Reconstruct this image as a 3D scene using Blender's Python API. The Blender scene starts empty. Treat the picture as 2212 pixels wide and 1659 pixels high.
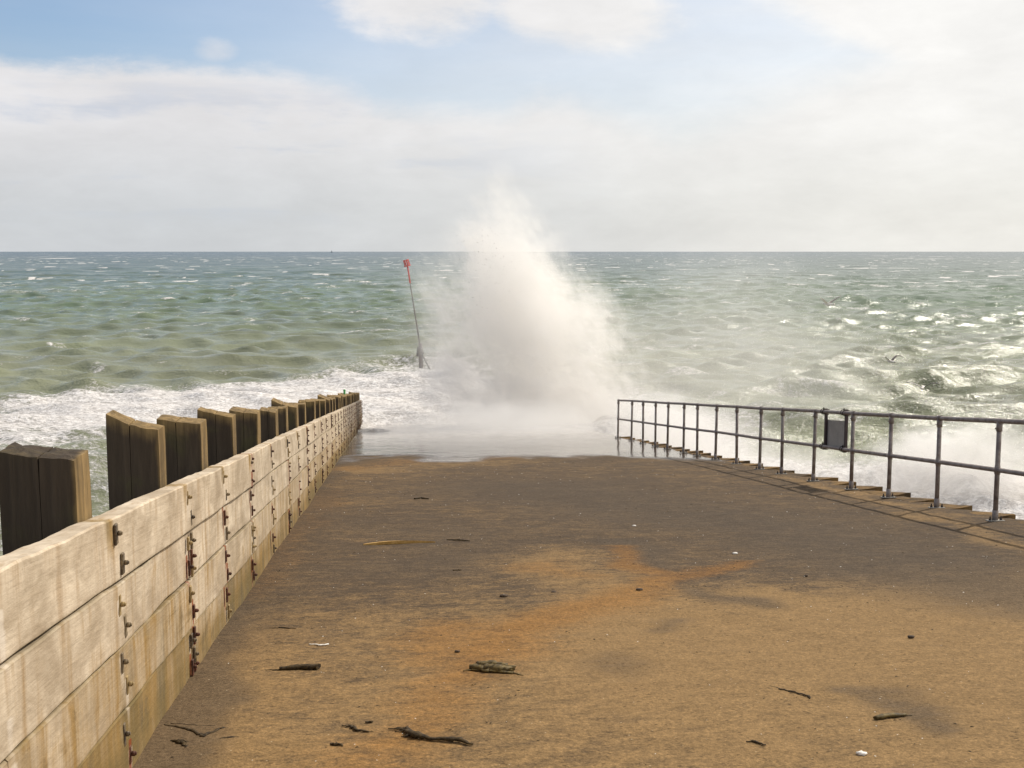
import bpy, bmesh, math, random
import numpy as np
from mathutils import Vector, Matrix

random.seed(7)
RNG = np.random.default_rng(11)
SC = bpy.context.scene
COL = SC.collection
R = math.radians

# ------------------------------------------------------------------ camera, sky, sun, exposure
EYE = 1.50                     # eye height above the slipway, metres
SLOPE = 0.117                  # the slipway falls this much per metre towards the sea (+y)
SEA = -5.0                     # still water level
FPX, PITCH, YAW = 1157.3, math.atan((384 - 251.4) / 1157.3), math.atan(0.108)
cam = bpy.data.cameras.new('camera')
cam.sensor_width = 36.0
cam.lens = 36.0 * FPX / 1024.0
cam.clip_start, cam.clip_end = 0.05, 60000
camo = bpy.data.objects.new('camera', cam)
camo.location = (0, 0, EYE)
camo.rotation_euler = (math.pi / 2 - PITCH, 0, -YAW)
COL.objects.link(camo)
SC.camera = camo

SC.view_settings.view_transform = 'Standard'
SC.view_settings.look = 'None'
SC.view_settings.exposure = 0.0
SC.view_settings.gamma = 1.0
SC.cycles.max_bounces = 10
SC.cycles.diffuse_bounces = 3
SC.cycles.glossy_bounces = 3
SC.cycles.volume_bounces = 8
SC.cycles.transparent_max_bounces = 12
SC.cycles.volume_step_rate = 0.2
SC.cycles.volume_max_steps = 256
SC.cycles.use_denoising = True
SC.cycles.sample_clamp_indirect = 6.0

SUN_AZ, SUN_EL = 50.0, 44.0    # degrees right of the slipway's axis, above the horizon
sun = bpy.data.lights.new('sun', 'SUN')
sun.energy = 4.2
sun.angle = R(0.53)
sun.color = (1.0, 0.93, 0.82)
suno = bpy.data.objects.new('sun', sun)
sd = Vector((math.sin(R(SUN_AZ)) * math.cos(R(SUN_EL)), math.cos(R(SUN_AZ)) * math.cos(R(SUN_EL)), math.sin(R(SUN_EL))))
suno.rotation_euler = sd.to_track_quat('Z', 'Y').to_euler()
suno.location = sd * 50
COL.objects.link(suno)


# ------------------------------------------------------------------ node expressions
class G:
    """A node tree written as expressions."""
    def __init__(self, tree):
        self.t = tree
        self.t.nodes.clear()

    def n(self, kind, **kw):
        nd = self.t.nodes.new(kind)
        for k, v in kw.items():
            setattr(nd, k, v)
        return nd

    def put(self, sock, v):
        if isinstance(v, E_):
            v = v.s
        if isinstance(v, bpy.types.NodeSocket):
            self.t.links.new(v, sock)
        elif v is not None:
            if hasattr(sock.default_value, '__len__') and not isinstance(v, str):
                v = tuple(v)
                if len(sock.default_value) == 4 and len(v) == 3:
                    v = v + (1.0,)
            sock.default_value = v

    def m(self, op, a, b=None, c=None, clamp=False):
        nd = self.n('ShaderNodeMath', operation=op, use_clamp=clamp)
        self.put(nd.inputs[0], a)
        if b is not None: self.put(nd.inputs[1], b)
        if c is not None: self.put(nd.inputs[2], c)
        return E_(self, nd.outputs[0])

    def smooth(self, x, lo, hi, a=0.0, b=1.0):
        nd = self.n('ShaderNodeMapRange', interpolation_type='SMOOTHSTEP')
        for s, v in zip(nd.inputs, (x, lo, hi, a, b)):
            self.put(s, v)
        return E_(self, nd.outputs[0])

    def lin(self, x, lo, hi, a=0.0, b=1.0):
        nd = self.n('ShaderNodeMapRange')
        for s, v in zip(nd.inputs, (x, lo, hi, a, b)):
            self.put(s, v)
        return E_(self, nd.outputs[0])

    def mix(self, f, a, b):
        nd = self.n('ShaderNodeMix', data_type='RGBA')
        self.put(nd.inputs[0], f)
        self.put(nd.inputs[6], a)
        self.put(nd.inputs[7], b)
        return E_(self, nd.outputs[2])

    def mul(self, a, b):
        nd = self.n('ShaderNodeMix', data_type='RGBA', blend_type='MULTIPLY')
        nd.inputs[0].default_value = 1.0
        self.put(nd.inputs[6], a)
        self.put(nd.inputs[7], b)
        return E_(self, nd.outputs[2])

    def vec(self, x, y, z):
        nd = self.n('ShaderNodeCombineXYZ')
        for s, v in zip(nd.inputs, (x, y, z)):
            self.put(s, v)
        return E_(self, nd.outputs[0])

    def gray(self, v):
        return self.vec(v, v, v)

    def xyz(self, v):
        nd = self.n('ShaderNodeSeparateXYZ')
        self.put(nd.inputs[0], v)
        return [E_(self, o) for o in nd.outputs]

    def noise(self, v, scale=1.0, detail=4.0, rough=0.55, dist=0.0):
        nd = self.n('ShaderNodeTexNoise')
        self.put(nd.inputs['Vector'], v)
        nd.inputs['Scale'].default_value = scale
        nd.inputs['Detail'].default_value = detail
        nd.inputs['Roughness'].default_value = rough
        nd.inputs['Distortion'].default_value = dist
        return E_(self, nd.outputs[0])

    def voronoi(self, v, scale=1.0, feature='F1', rand=1.0):
        nd = self.n('ShaderNodeTexVoronoi', feature=feature)
        self.put(nd.inputs['Vector'], v)
        nd.inputs['Scale'].default_value = scale
        nd.inputs['Randomness'].default_value = rand
        return E_(self, nd.outputs[0]), nd

    def curve(self, x, pts):
        """piecewise curve through pts [(x, y)], x in any range"""
        xs = [p[0] for p in pts]; ys = [p[1] for p in pts]
        x0, x1, y0, y1 = min(xs), max(xs), min(ys), max(ys)
        nd = self.n('ShaderNodeFloatCurve')
        c = nd.mapping.curves[0]
        nrm = [((a - x0) / (x1 - x0), (b - y0) / ((y1 - y0) or 1)) for a, b in pts]
        c.points[0].location = nrm[0]
        c.points[-1].location = nrm[-1]
        for p in nrm[1:-1]:
            c.points.new(*p)
        for p in c.points:
            p.handle_type = 'VECTOR'
        nd.mapping.update()
        self.put(nd.inputs['Value'], self.lin(x, x0, x1))
        return E_(self, nd.outputs[0]) * (y1 - y0) + y0

    def attr(self, name):
        return E_(self, self.n('ShaderNodeAttribute', attribute_name=name).outputs['Fac'])

    def obj(self):
        return E_(self, self.n('ShaderNodeTexCoord').outputs['Object'])

    def bump(self, h, strength=0.5, dist=0.02, normal=None):
        nd = self.n('ShaderNodeBump')
        nd.inputs['Strength'].default_value = strength
        nd.inputs['Distance'].default_value = dist
        self.put(nd.inputs['Height'], h)
        if normal is not None: self.put(nd.inputs['Normal'], normal)
        return E_(self, nd.outputs[0])

    def pbsdf(self, color, rough=0.7, spec=0.3, metal=0.0, normal=None, **kw):
        nd = self.n('ShaderNodeBsdfPrincipled')
        self.put(nd.inputs['Base Color'], color)
        self.put(nd.inputs['Roughness'], rough)
        self.put(nd.inputs['Specular IOR Level'], spec)
        self.put(nd.inputs['Metallic'], metal)
        if normal is not None: self.put(nd.inputs['Normal'], normal)
        for k, v in kw.items():
            self.put(nd.inputs[k.replace('_', ' ')], v)
        return nd.outputs[0]

    def out(self, shader, volume=None):
        o = self.n('ShaderNodeOutputMaterial')
        if shader is not None: self.put(o.inputs['Surface'], shader)
        if volume is not None: self.put(o.inputs['Volume'], volume)


class E_:
    def __init__(self, g, s): self.g, self.s = g, s
    def __add__(self, o): return self.g.m('ADD', self, o)
    __radd__ = __add__
    def __sub__(self, o): return self.g.m('SUBTRACT', self, o)
    def __rsub__(self, o): return self.g.m('SUBTRACT', o, self)
    def __mul__(self, o): return self.g.m('MULTIPLY', self, o)
    __rmul__ = __mul__
    def __truediv__(self, o): return self.g.m('DIVIDE', self, o)
    def __neg__(self): return self.g.m('MULTIPLY', self, -1.0)
    def clamp(self): return self.g.m('ADD', self, 0.0, clamp=True)
    def max(self, o): return self.g.m('MAXIMUM', self, o)
    def min(self, o): return self.g.m('MINIMUM', self, o)
    def pow(self, o): return self.g.m('POWER', self, o)


def mat(name):
    m = bpy.data.materials.new(name)
    m.use_nodes = True
    return m, G(m.node_tree)


def srgb(r, g, b):
    f = lambda c: (c / 255 / 12.92) if c / 255 <= 0.04045 else ((c / 255 + 0.055) / 1.055) ** 2.4
    return (f(r), f(g), f(b))


# ------------------------------------------------------------------ the sky
W = bpy.data.worlds.new('World')
SC.world = W
W.use_nodes = True
g = G(W.node_tree)
sky = g.n('ShaderNodeTexSky', sky_type='NISHITA')
sky.sun_disc = False
sky.sun_elevation = R(SUN_EL)
sky.sun_rotation = R(SUN_AZ)
sky.air_density = 1.0
sky.dust_density = 1.2
sky.ozone_density = 1.5
d = E_(g, g.n('ShaderNodeTexCoord').outputs['Generated'])
dx, dy, dz = g.xyz(d)
cy_, sy_ = math.cos(YAW), math.sin(YAW)
fx = dx * cy_ - dy * sy_
fy = dx * sy_ + dy * cy_
az = g.m('ARCTAN2', fx, fy) * (180 / math.pi)       # degrees right of the bearing the slipway is seen along
el = g.m('ARCSINE', dz) * (180 / math.pi)
cv = g.vec(az * 0.11, el * 0.28, 0.3)
n1 = g.noise(cv, 1.0, 9, 0.58, 0.35)
n2 = g.noise(g.vec(az * 0.3 + 7.0, el * 0.75, 2.0), 1.0, 8, 0.62, 0.2)
n3 = g.noise(g.vec(az * 0.05 + 3.0, el * 0.35, 5.0), 1.0, 6, 0.55, 0.3)
n4 = g.noise(g.vec(az * 0.9 + 1.0, el * 1.7, 4.0), 1.0, 7, 0.65, 0.3)
wob = (n1 - 0.5) * 2.8 + (n2 - 0.5) * 2.2 + (n4 - 0.5) * 1.1
top = g.curve(az, [(-60, 8.4), (-24, 8.75), (-21.6, 8.35), (-18.5, 8.75), (-11, 8.5), (-8.6, 8.1), (-6.6, 7.35), (-0.5, 7.2), (1.2, 8.1), (3, 8.0), (5.5, 7.1), (8, 6.4), (10.5, 7.2), (13, 8.2), (17, 9.6), (24, 12.5), (60, 15)])
bank = g.smooth(top - el + wob * 0.55, -0.35, g.lin(az, -14, 12, 0.8, 2.4))
e1 = ((az + 4.2) / 5.0).pow(2.0) + ((el - 12.6) / 2.9).pow(2.0)
rot = (el - 11.4) + (az - 3.2) * 0.12
e2 = ((az - 3.0) / 5.4).pow(2.0) + (rot / 2.1).pow(2.0)
puffs = g.smooth((1.0 - e1).max(1.0 - e2) + wob * 0.42, -0.15, 0.75)
e3 = ((az + 14.0) / 1.2).pow(2.0) + ((el - 9.25) / 0.7).pow(2.0)
wisp = g.smooth(1.0 - e3 + wob * 0.5, 0.0, 1.2) * 0.5
rline = (az - 10.2) - (12.4 - el) * 1.75
right = g.smooth(rline + wob * 1.3, -0.8, 2.6)
high = g.smooth(el, 14, 24) * g.smooth(g.noise(d, 2.2, 6, 0.6, 0.3), 0.42, 0.62) * g.smooth(fy, -0.3, 0.5)
cover = bank.max(puffs).max(right).max(wisp).max(high)
veil = g.smooth(az, -24, 14, 0.10, 0.66) + (n3 - 0.5) * 0.35 + g.smooth(el, 11, 6.5, 0, 0.12)
cover = (cover * 0.97 + veil * (1.0 - cover)).clamp()
sunny = g.smooth(az, -20, 26)
low = g.smooth(el, 7.5, 1.0)
cl_hi = g.mix(sunny, srgb(233, 231, 232), srgb(252, 250, 246))
cl_lo = g.mix(sunny, srgb(208, 211, 214), srgb(240, 238, 232))
ccol = g.mix(low, cl_hi, cl_lo)
stripe = g.smooth(n3 + (n2 - 0.5) * 0.35, 0.50, 0.66) * g.smooth(az, 8, -16) * g.smooth(el, 9.0, 6.0) * g.smooth(el, 0.8, 3.0)
ccol = g.mix(stripe * 0.6, ccol, srgb(183, 194, 212))
ccol = g.mul(ccol, g.gray(g.lin(n1 + (n2 - 0.5) * 0.7, 0.3, 0.75, 0.93, 1.05)))
bg1 = g.n('ShaderNodeBackground'); bg1.inputs[1].default_value = 0.10
skyc = g.mul(sky.outputs[0], (0.97, 1.07, 1.17))
g.put(bg1.inputs[0], skyc)
bg2 = g.n('ShaderNodeBackground'); bg2.inputs[1].default_value = 1.0
g.put(bg2.inputs[0], ccol)
ms = g.n('ShaderNodeMixShader')
g.put(ms.inputs[0], cover); g.put(ms.inputs[1], bg1.outputs[0]); g.put(ms.inputs[2], bg2.outputs[0])
g.put(g.n('ShaderNodeOutputWorld').inputs[0], ms.outputs[0])


# ------------------------------------------------------------------ helpers
def pixel_ray(px, py):
    """direction of a point measured in the photograph (2212 px wide copy) in world axes"""
    px, py = px * 1024 / 2212, py * 1024 / 2212
    x, y = (px - 512) / FPX, -(py - 384) / FPX
    fw = math.cos(PITCH) + y * math.sin(PITCH)
    up = -math.sin(PITCH) + y * math.cos(PITCH)
    return np.array([x * cy_ + fw * sy_, -x * sy_ + fw * cy_, up])


def on_ramp(px, py):
    dd = pixel_ray(px, py)
    t = -EYE / (dd[2] + SLOPE * dd[1])
    return np.array([0, 0, EYE]) + t * dd


def at_y(px, py, y):
    dd = pixel_ray(px, py)
    return np.array([0, 0, EYE]) + dd * (y / dd[1])


def rz(y):
    return -SLOPE * y


def tag(o, label=None, cat=None, group=None, kind=None):
    if label: o['label'] = label
    if cat: o['category'] = cat
    if group: o['group'] = group
    if kind: o['kind'] = kind
    return o


def empty(name, loc=(0, 0, 0)):
    o = bpy.data.objects.new(name, None)
    o.location = loc
    o.empty_display_size = 0.1
    COL.objects.link(o)
    return o


def link(name, me, mats, parent=None, smooth=False):
    if not isinstance(mats, (list, tuple)): mats = [mats]
    for m_ in mats:
        me.materials.append(m_)
    if smooth:
        me.polygons.foreach_set('use_smooth', [True] * len(me.polygons))
    o = bpy.data.objects.new(name, me)
    COL.objects.link(o)
    if parent is not None:
        o.parent = parent
        o.matrix_parent_inverse = Matrix.Identity(4)
    return o


def child(name, bm, m_, parent, smooth=False):
    """a mesh built in world axes becomes a child of an empty that is only translated"""
    off = Vector((0, 0, 0))
    p = parent
    while p is not None:
        off += Vector(p.location)
        p = p.parent
    bmesh.ops.translate(bm, verts=bm.verts, vec=-off)
    me = bpy.data.meshes.new(name)
    bm.to_mesh(me); bm.free()
    return link(name, me, m_, parent, smooth)


def grid_mesh(name, X, Y, Z, attrs=None, mask=None):
    """X, Y, Z of shape (rows, cols) as one sheet"""
    r, c = X.shape
    me = bpy.data.meshes.new(name)
    co = np.stack([X, Y, Z], -1).reshape(-1, 3).astype(np.float32)
    idx = np.arange(r * c).reshape(r, c)
    q = np.stack([idx[:-1, :-1], idx[:-1, 1:], idx[1:, 1:], idx[1:, :-1]], -1).reshape(-1, 4)
    if mask is not None: q = q[mask.reshape(-1)]
    me.vertices.add(len(co)); me.vertices.foreach_set('co', co.ravel())
    me.loops.add(q.size); me.loops.foreach_set('vertex_index', q.ravel().astype(np.int32))
    me.polygons.add(len(q))
    me.polygons.foreach_set('loop_start', np.arange(0, q.size, 4, dtype=np.int32))
    me.polygons.foreach_set('loop_total', np.full(len(q), 4, dtype=np.int32))
    me.update(calc_edges=True)
    for k, v in (attrs or {}).items():
        a = me.attributes.new(k, 'FLOAT', 'POINT')
        a.data.foreach_set('value', v.reshape(-1).astype(np.float32))
    me.polygons.foreach_set('use_smooth', [True] * len(me.polygons))
    return me


def soup(name, V, F):
    """V (n,3), F (m,k) faces"""
    me = bpy.data.meshes.new(name)
    k = F.shape[1]
    me.vertices.add(len(V)); me.vertices.foreach_set('co', V.astype(np.float32).ravel())
    me.loops.add(F.size); me.loops.foreach_set('vertex_index', F.astype(np.int32).ravel())
    me.polygons.add(len(F))
    me.polygons.foreach_set('loop_start', np.arange(0, F.size, k, dtype=np.int32))
    me.polygons.foreach_set('loop_total', np.full(len(F), k, dtype=np.int32))
    me.update(calc_edges=True)
    return me


def hash2(ix, iy, seed):
    h = np.sin(ix * 127.1 + iy * 311.7 + seed * 74.7) * 43758.5453
    return h - np.floor(h)


def vnoise(x, y, seed=0):
    ix, iy = np.floor(x), np.floor(y)
    fx_, fy_ = x - ix, y - iy
    u, v = fx_ * fx_ * (3 - 2 * fx_), fy_ * fy_ * (3 - 2 * fy_)
    a, b = hash2(ix, iy, seed), hash2(ix + 1, iy, seed)
    c, d_ = hash2(ix, iy + 1, seed), hash2(ix + 1, iy + 1, seed)
    return (a * (1 - u) + b * u) * (1 - v) + (c * (1 - u) + d_ * u) * v


def fbm(x, y, oct=4, seed=0):
    s, a, t = 0, 0.5, 0
    for o in range(oct):
        s = s + a * vnoise(x * 2 ** o + 13 * o, y * 2 ** o - 7 * o, seed + o); t += a; a *= 0.5
    return s / t


def sstep(x, a, b):
    t = np.clip((x - a) / (b - a), 0, 1)
    return t * t * (3 - 2 * t)


def tube(bm, p0, p1, r0, r1=None, seg=10, cap=True):
    p0, p1 = Vector(p0), Vector(p1)
    r1 = r0 if r1 is None else r1
    q = (p1 - p0).to_track_quat('Z', 'Y')
    A, B = [], []
    for i in range(seg):
        a = 2 * math.pi * i / seg
        v = q @ Vector((math.cos(a), math.sin(a), 0))
        A.append(bm.verts.new(p0 + v * r0)); B.append(bm.verts.new(p1 + v * r1))
    for i in range(seg):
        j = (i + 1) % seg
        bm.faces.new((A[i], A[j], B[j], B[i])).smooth = True
    if cap:
        bm.faces.new(A[::-1]); bm.faces.new(B)


def polytube(bm, pts, rads, seg=7, squash=1.0):
    """a tapering tube through points; squash flattens it in z"""
    rings = []
    n = len(pts)
    for i, p in enumerate(pts):
        t = Vector(pts[min(i + 1, n - 1)]) - Vector(pts[max(i - 1, 0)])
        if t.length < 1e-9: t = Vector((1, 0, 0))
        t.normalize()
        s = t.cross(Vector((0, 0, 1)))
        if s.length < 1e-3: s = Vector((1, 0, 0))
        s.normalize()
        u = s.cross(t)
        rings.append([bm.verts.new(Vector(p) + (s * math.cos(a) + u * math.sin(a) * squash) * rads[i]) for a in [2 * math.pi * k / seg for k in range(seg)]])
    for a, b in zip(rings, rings[1:]):
        for k in range(seg):
            j = (k + 1) % seg
            bm.faces.new((a[k], a[j], b[j], b[k])).smooth = True
    bm.faces.new(rings[0][::-1]); bm.faces.new(rings[-1])


def box(bm, x0, x1, y0, y1, z0, z1, bevel=0.0, shear=True):
    """a box; shear lays it along the slipway's fall"""
    f = (lambda y: rz(y)) if shear else (lambda y: 0.0)
    vs = [bm.verts.new((x, y, z + f(y))) for x in (x0, x1) for y in (y0, y1) for z in (z0, z1)]
    fs = [(0, 1, 3, 2), (4, 6, 7, 5), (0, 4, 5, 1), (2, 3, 7, 6), (0, 2, 6, 4), (1, 5, 7, 3)]
    faces = [bm.faces.new([vs[i] for i in f_]) for f_ in fs]
    if bevel:
        es = list({e for f_ in faces for e in f_.edges})
        bmesh.ops.bevel(bm, geom=es, offset=bevel, segments=1, affect='EDGES')


# ------------------------------------------------------------------ materials
def m_deck():
    m, g = mat('slipway_concrete')
    P = g.obj()
    x, y, z = g.xyz(P)
    sand, rust, dark, wet = [g.attr(a) for a in ('sand', 'rust', 'dark', 'wet')]
    big = g.noise(P, 0.9, 6, 0.6, 0.6)
    mid = g.noise(P, 4.5, 6, 0.65, 0.4)
    drag = g.noise(g.vec(x * 2.0, y * 5.0, 0.0), 1.5, 6, 0.65, 0.5)
    fine = g.noise(P, 42, 4, 0.7)
    mott = g.noise(g.vec(x * 0.8, y * 1.25, 0.0), 13, 6, 0.7, 0.8)
    brk = (mid - 0.5) * 0.9 + (mott - 0.5) * 1.1 + (fine - 0.5) * 0.5
    grit = g.noise(P, 95, 4, 0.75)
    sandm = g.smooth(sand + brk * 0.8 + (big - 0.5) * 0.7 + (drag - 0.5) * 0.5, 0.15, 0.90)
    c = g.mix(sandm, srgb(80, 67, 53), srgb(132, 106, 71))
    rm = g.smooth(rust + brk * 0.7 * g.smooth(rust, 0.02, 0.3) + (big - 0.5) * 0.6, 0.12, 1.15)
    c = g.mix(rm * 0.55, c, srgb(136, 92, 38))
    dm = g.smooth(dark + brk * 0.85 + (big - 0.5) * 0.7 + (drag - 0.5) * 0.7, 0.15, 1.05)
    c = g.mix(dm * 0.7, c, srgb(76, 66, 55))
    c = g.mul(c, g.gray(g.lin(fine, 0.25, 0.75, 0.62, 1.36)))
    c = g.mul(c, g.gray(g.lin(grit, 0.25, 0.75, 0.5, 1.5)))
    c = g.mul(c, g.gray(g.lin(drag, 0.25, 0.75, 0.84, 1.12)))
    c = g.mul(c, g.gray(g.lin(mott, 0.25, 0.75, 0.80, 1.16)))
    vf, vn = g.voronoi(P, 26)
    vr = E_(g, vn.outputs['Color'])
    vx = g.xyz(vr)[0]
    spk = g.smooth(vf, 0.13, 0.07) * g.smooth(vx, 0.84, 0.86)
    c = g.mix(spk * 0.6, c, srgb(190, 172, 142))
    vf2, vn2 = g.voronoi(g.vec(x * 0.7, y * 1.6, z), 36)
    spk2 = g.smooth(vf2, 0.30, 0.18) * g.smooth(g.xyz(E_(g, vn2.outputs['Color']))[0] + (mid - 0.5) * 0.8, 0.74, 0.80)
    c = g.mix(spk2 * 0.75, c, srgb(50, 36, 24))
    wm = g.smooth(wet + (big - 0.5) * 0.5 + brk * 0.35, 0.15, 0.75)
    c = g.mul(c, g.mix(wm, (1, 1, 1), (0.55, 0.55, 0.6)))
    wash = g.smooth(y + (mid - 0.5) * 9 + (big - 0.5) * 8, 27, 37) * g.smooth(drag + mid * 0.6, 0.62, 0.95)
    c = g.mix(wash * 0.8, c, srgb(200, 196, 192))
    rough = g.lin(wm, 0, 1, 0.92, 0.12)
    h = fine * 0.5 + grit * 0.35 + mid * 0.8
    nrm = g.bump(h, g.n('ShaderNodeValue').outputs[0].default_value or 0.55, 0.012)
    b = nrm.s.node
    g.put(b.inputs['Strength'], g.lin(wm, 0, 1, 0.85, 0.10))
    g.out(g.pbsdf(c, rough, g.lin(wm, 0, 1, 0.12, 0.5), normal=nrm))
    return m


def m_edge():
    m, g = mat('edge_concrete')
    P = g.obj()
    n1, n2, n3 = g.noise(P, 2.2, 6, 0.62, 0.5), g.noise(P, 30, 5, 0.7), g.noise(P, 120, 3, 0.7)
    c = g.mix(g.smooth(n1, 0.38, 0.62), srgb(80, 66, 50), srgb(126, 100, 64))
    c = g.mul(c, g.gray(g.lin(n2, 0.25, 0.75, 0.7, 1.25)))
    c = g.mul(c, g.gray(g.lin(n3, 0.25, 0.75, 0.75, 1.25)))
    g.out(g.pbsdf(c, 0.9, 0.15, normal=g.bump(n2 + n3 * 0.5, 0.7, 0.015)))
    return m


def m_plank():
    m, g = mat('weathered_plank')
    P = g.obj()
    x, y, z = g.xyz(P)
    hh = z + y * SLOPE                                   # height above the slipway
    v = g.vec(x * 3.0, y * 1.0, hh * 0.14)
    streak = g.noise(v, 9, 6, 0.65, 0.3)
    streak2 = g.noise(g.vec(x, y * 1.3 + 4.0, hh * 0.25), 3.0, 6, 0.62, 0.5)
    blot = g.noise(g.vec(x, y * 0.8, hh * 1.6), 2.6, 7, 0.62, 0.7)
    grain = g.noise(g.vec(x * 40, y * 3.0, hh * 60), 1.0, 4, 0.6)
    pit = g.noise(g.vec(x, y * 14.0, hh * 34.0), 1.0, 5, 0.7)
    rust, bleach, algae, seam = [g.attr(a) for a in ('rust', 'bleach', 'algae', 'seam')]
    c = g.mix(g.smooth(blot, 0.34, 0.66), srgb(172, 154, 130), srgb(206, 191, 169))
    c = g.mix(g.smooth(streak + (blot - 0.5) * 0.8, 0.48, 0.74) * 0.62, c, srgb(152, 126, 94))
    c = g.mix(g.smooth(streak2, 0.55, 0.75) * 0.45, c, srgb(122, 106, 88))
    am = g.smooth(algae + (streak - 0.5) * 1.0 + (blot - 0.5) * 0.7, 0.30, 0.95)
    c = g.mix(am * 0.9, c, srgb(146, 114, 58))
    g2 = g.smooth(algae + (streak2 - 0.5) * 1.3 - 0.25, 0.30, 0.9)
    c = g.mix(g2 * 0.75, c, srgb(98, 86, 54))
    c = g.mix(g.smooth(blot + (streak2 - 0.5) * 0.8 - hh * 0.22, 0.50, 0.68) * 0.6, c, srgb(96, 84, 64))
    c = g.mix(g.smooth(seam + (pit - 0.5) * 0.5, 0.25, 0.9) * 0.6, c, srgb(92, 80, 48))
    c = g.mix(g.smooth(bleach + (streak - 0.5) * 1.0, 0.3, 0.8) * 0.85, c, srgb(212, 200, 184))
    c = g.mix(g.smooth(rust + (pit - 0.5) * 0.7 + (streak - 0.5) * 0.5, 0.28, 0.75) * 0.9, c, srgb(128, 62, 26))
    wet = g.smooth(y + (blot - 0.5) * 6.0, 20, 27)
    c = g.mul(c, g.mix(wet, (1, 1, 1), (0.50, 0.50, 0.52)))
    c = g.mul(c, g.gray(g.lin(grain, 0.25, 0.75, 0.94, 1.05)))
    c = g.mul(c, g.gray(g.lin(blot + (streak2 - 0.5) * 0.6, 0.25, 0.75, 0.82, 1.10)))
    c = g.mix(g.smooth(pit, 0.66, 0.74) * 0.55, c, srgb(110, 84, 60))
    nrm = g.bump(grain * 0.5 + pit * 0.7 + streak * 0.4, 0.55, 0.008)
    g.out(g.pbsdf(c, 0.82, 0.2, normal=nrm))
    return m


def m_pile():
    m, g = mat('pile_timber')
    P = g.obj()
    x, y, z = g.xyz(P)
    gr = g.noise(g.vec(x * 16, y * 16, z * 0.9), 1.0, 6, 0.66, 0.4)
    bl = g.noise(P, 3.4, 6, 0.62, 0.5)
    ft = g.noise(g.vec(x * 60, y * 60, z * 6), 1.0, 4, 0.6)
    geo = g.n('ShaderNodeNewGeometry')
    lit = g.attr('sunlit')
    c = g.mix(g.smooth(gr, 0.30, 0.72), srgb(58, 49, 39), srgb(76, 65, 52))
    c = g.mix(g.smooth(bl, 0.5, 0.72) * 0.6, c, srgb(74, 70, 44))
    lm = g.smooth(lit + (bl - 0.5) * 0.9 + (gr - 0.5) * 0.4, 0.25, 0.95)
    c = g.mix(lm * 0.92, c, g.mix(g.smooth(gr, 0.3, 0.75), srgb(118, 97, 60), srgb(166, 138, 92)))  # lit ochre against dark fronts, the sun's contrast put into the colour
    c = g.mul(c, g.gray(g.lin(ft, 0.25, 0.75, 0.84, 1.14)))
    g.out(g.pbsdf(c, 0.85, 0.2, normal=g.bump(gr + ft * 0.35, 0.7, 0.012)))
    return m


def m_iron(name, a, b, c_, metal=0.0, rough=0.75, scale=18):
    m, g = mat(name)
    P = g.obj()
    n1, n2 = g.noise(P, scale, 5, 0.65, 0.4), g.noise(P, scale * 6, 3, 0.7)
    c = g.mix(g.smooth(n1, 0.35, 0.62), a, b)
    c = g.mix(g.smooth(n2, 0.56, 0.7) * 0.7, c, c_)
    g.out(g.pbsdf(c, g.lin(n1, 0.3, 0.7, rough - 0.12, rough + 0.1), 0.4, metal, normal=g.bump(n2 + n1, 0.35, 0.003)))
    return m


def m_simple(name, a, b, scale=20, rough=0.8, spec=0.2, strength=0.5, dist=0.004, **kw):
    m, g = mat(name)
    P = g.obj()
    n = g.noise(P, scale, 5, 0.66, 0.4)
    g.out(g.pbsdf(g.mix(g.smooth(n, 0.32, 0.68), a, b), rough, spec, normal=g.bump(n, strength, dist), **kw))
    return m


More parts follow.
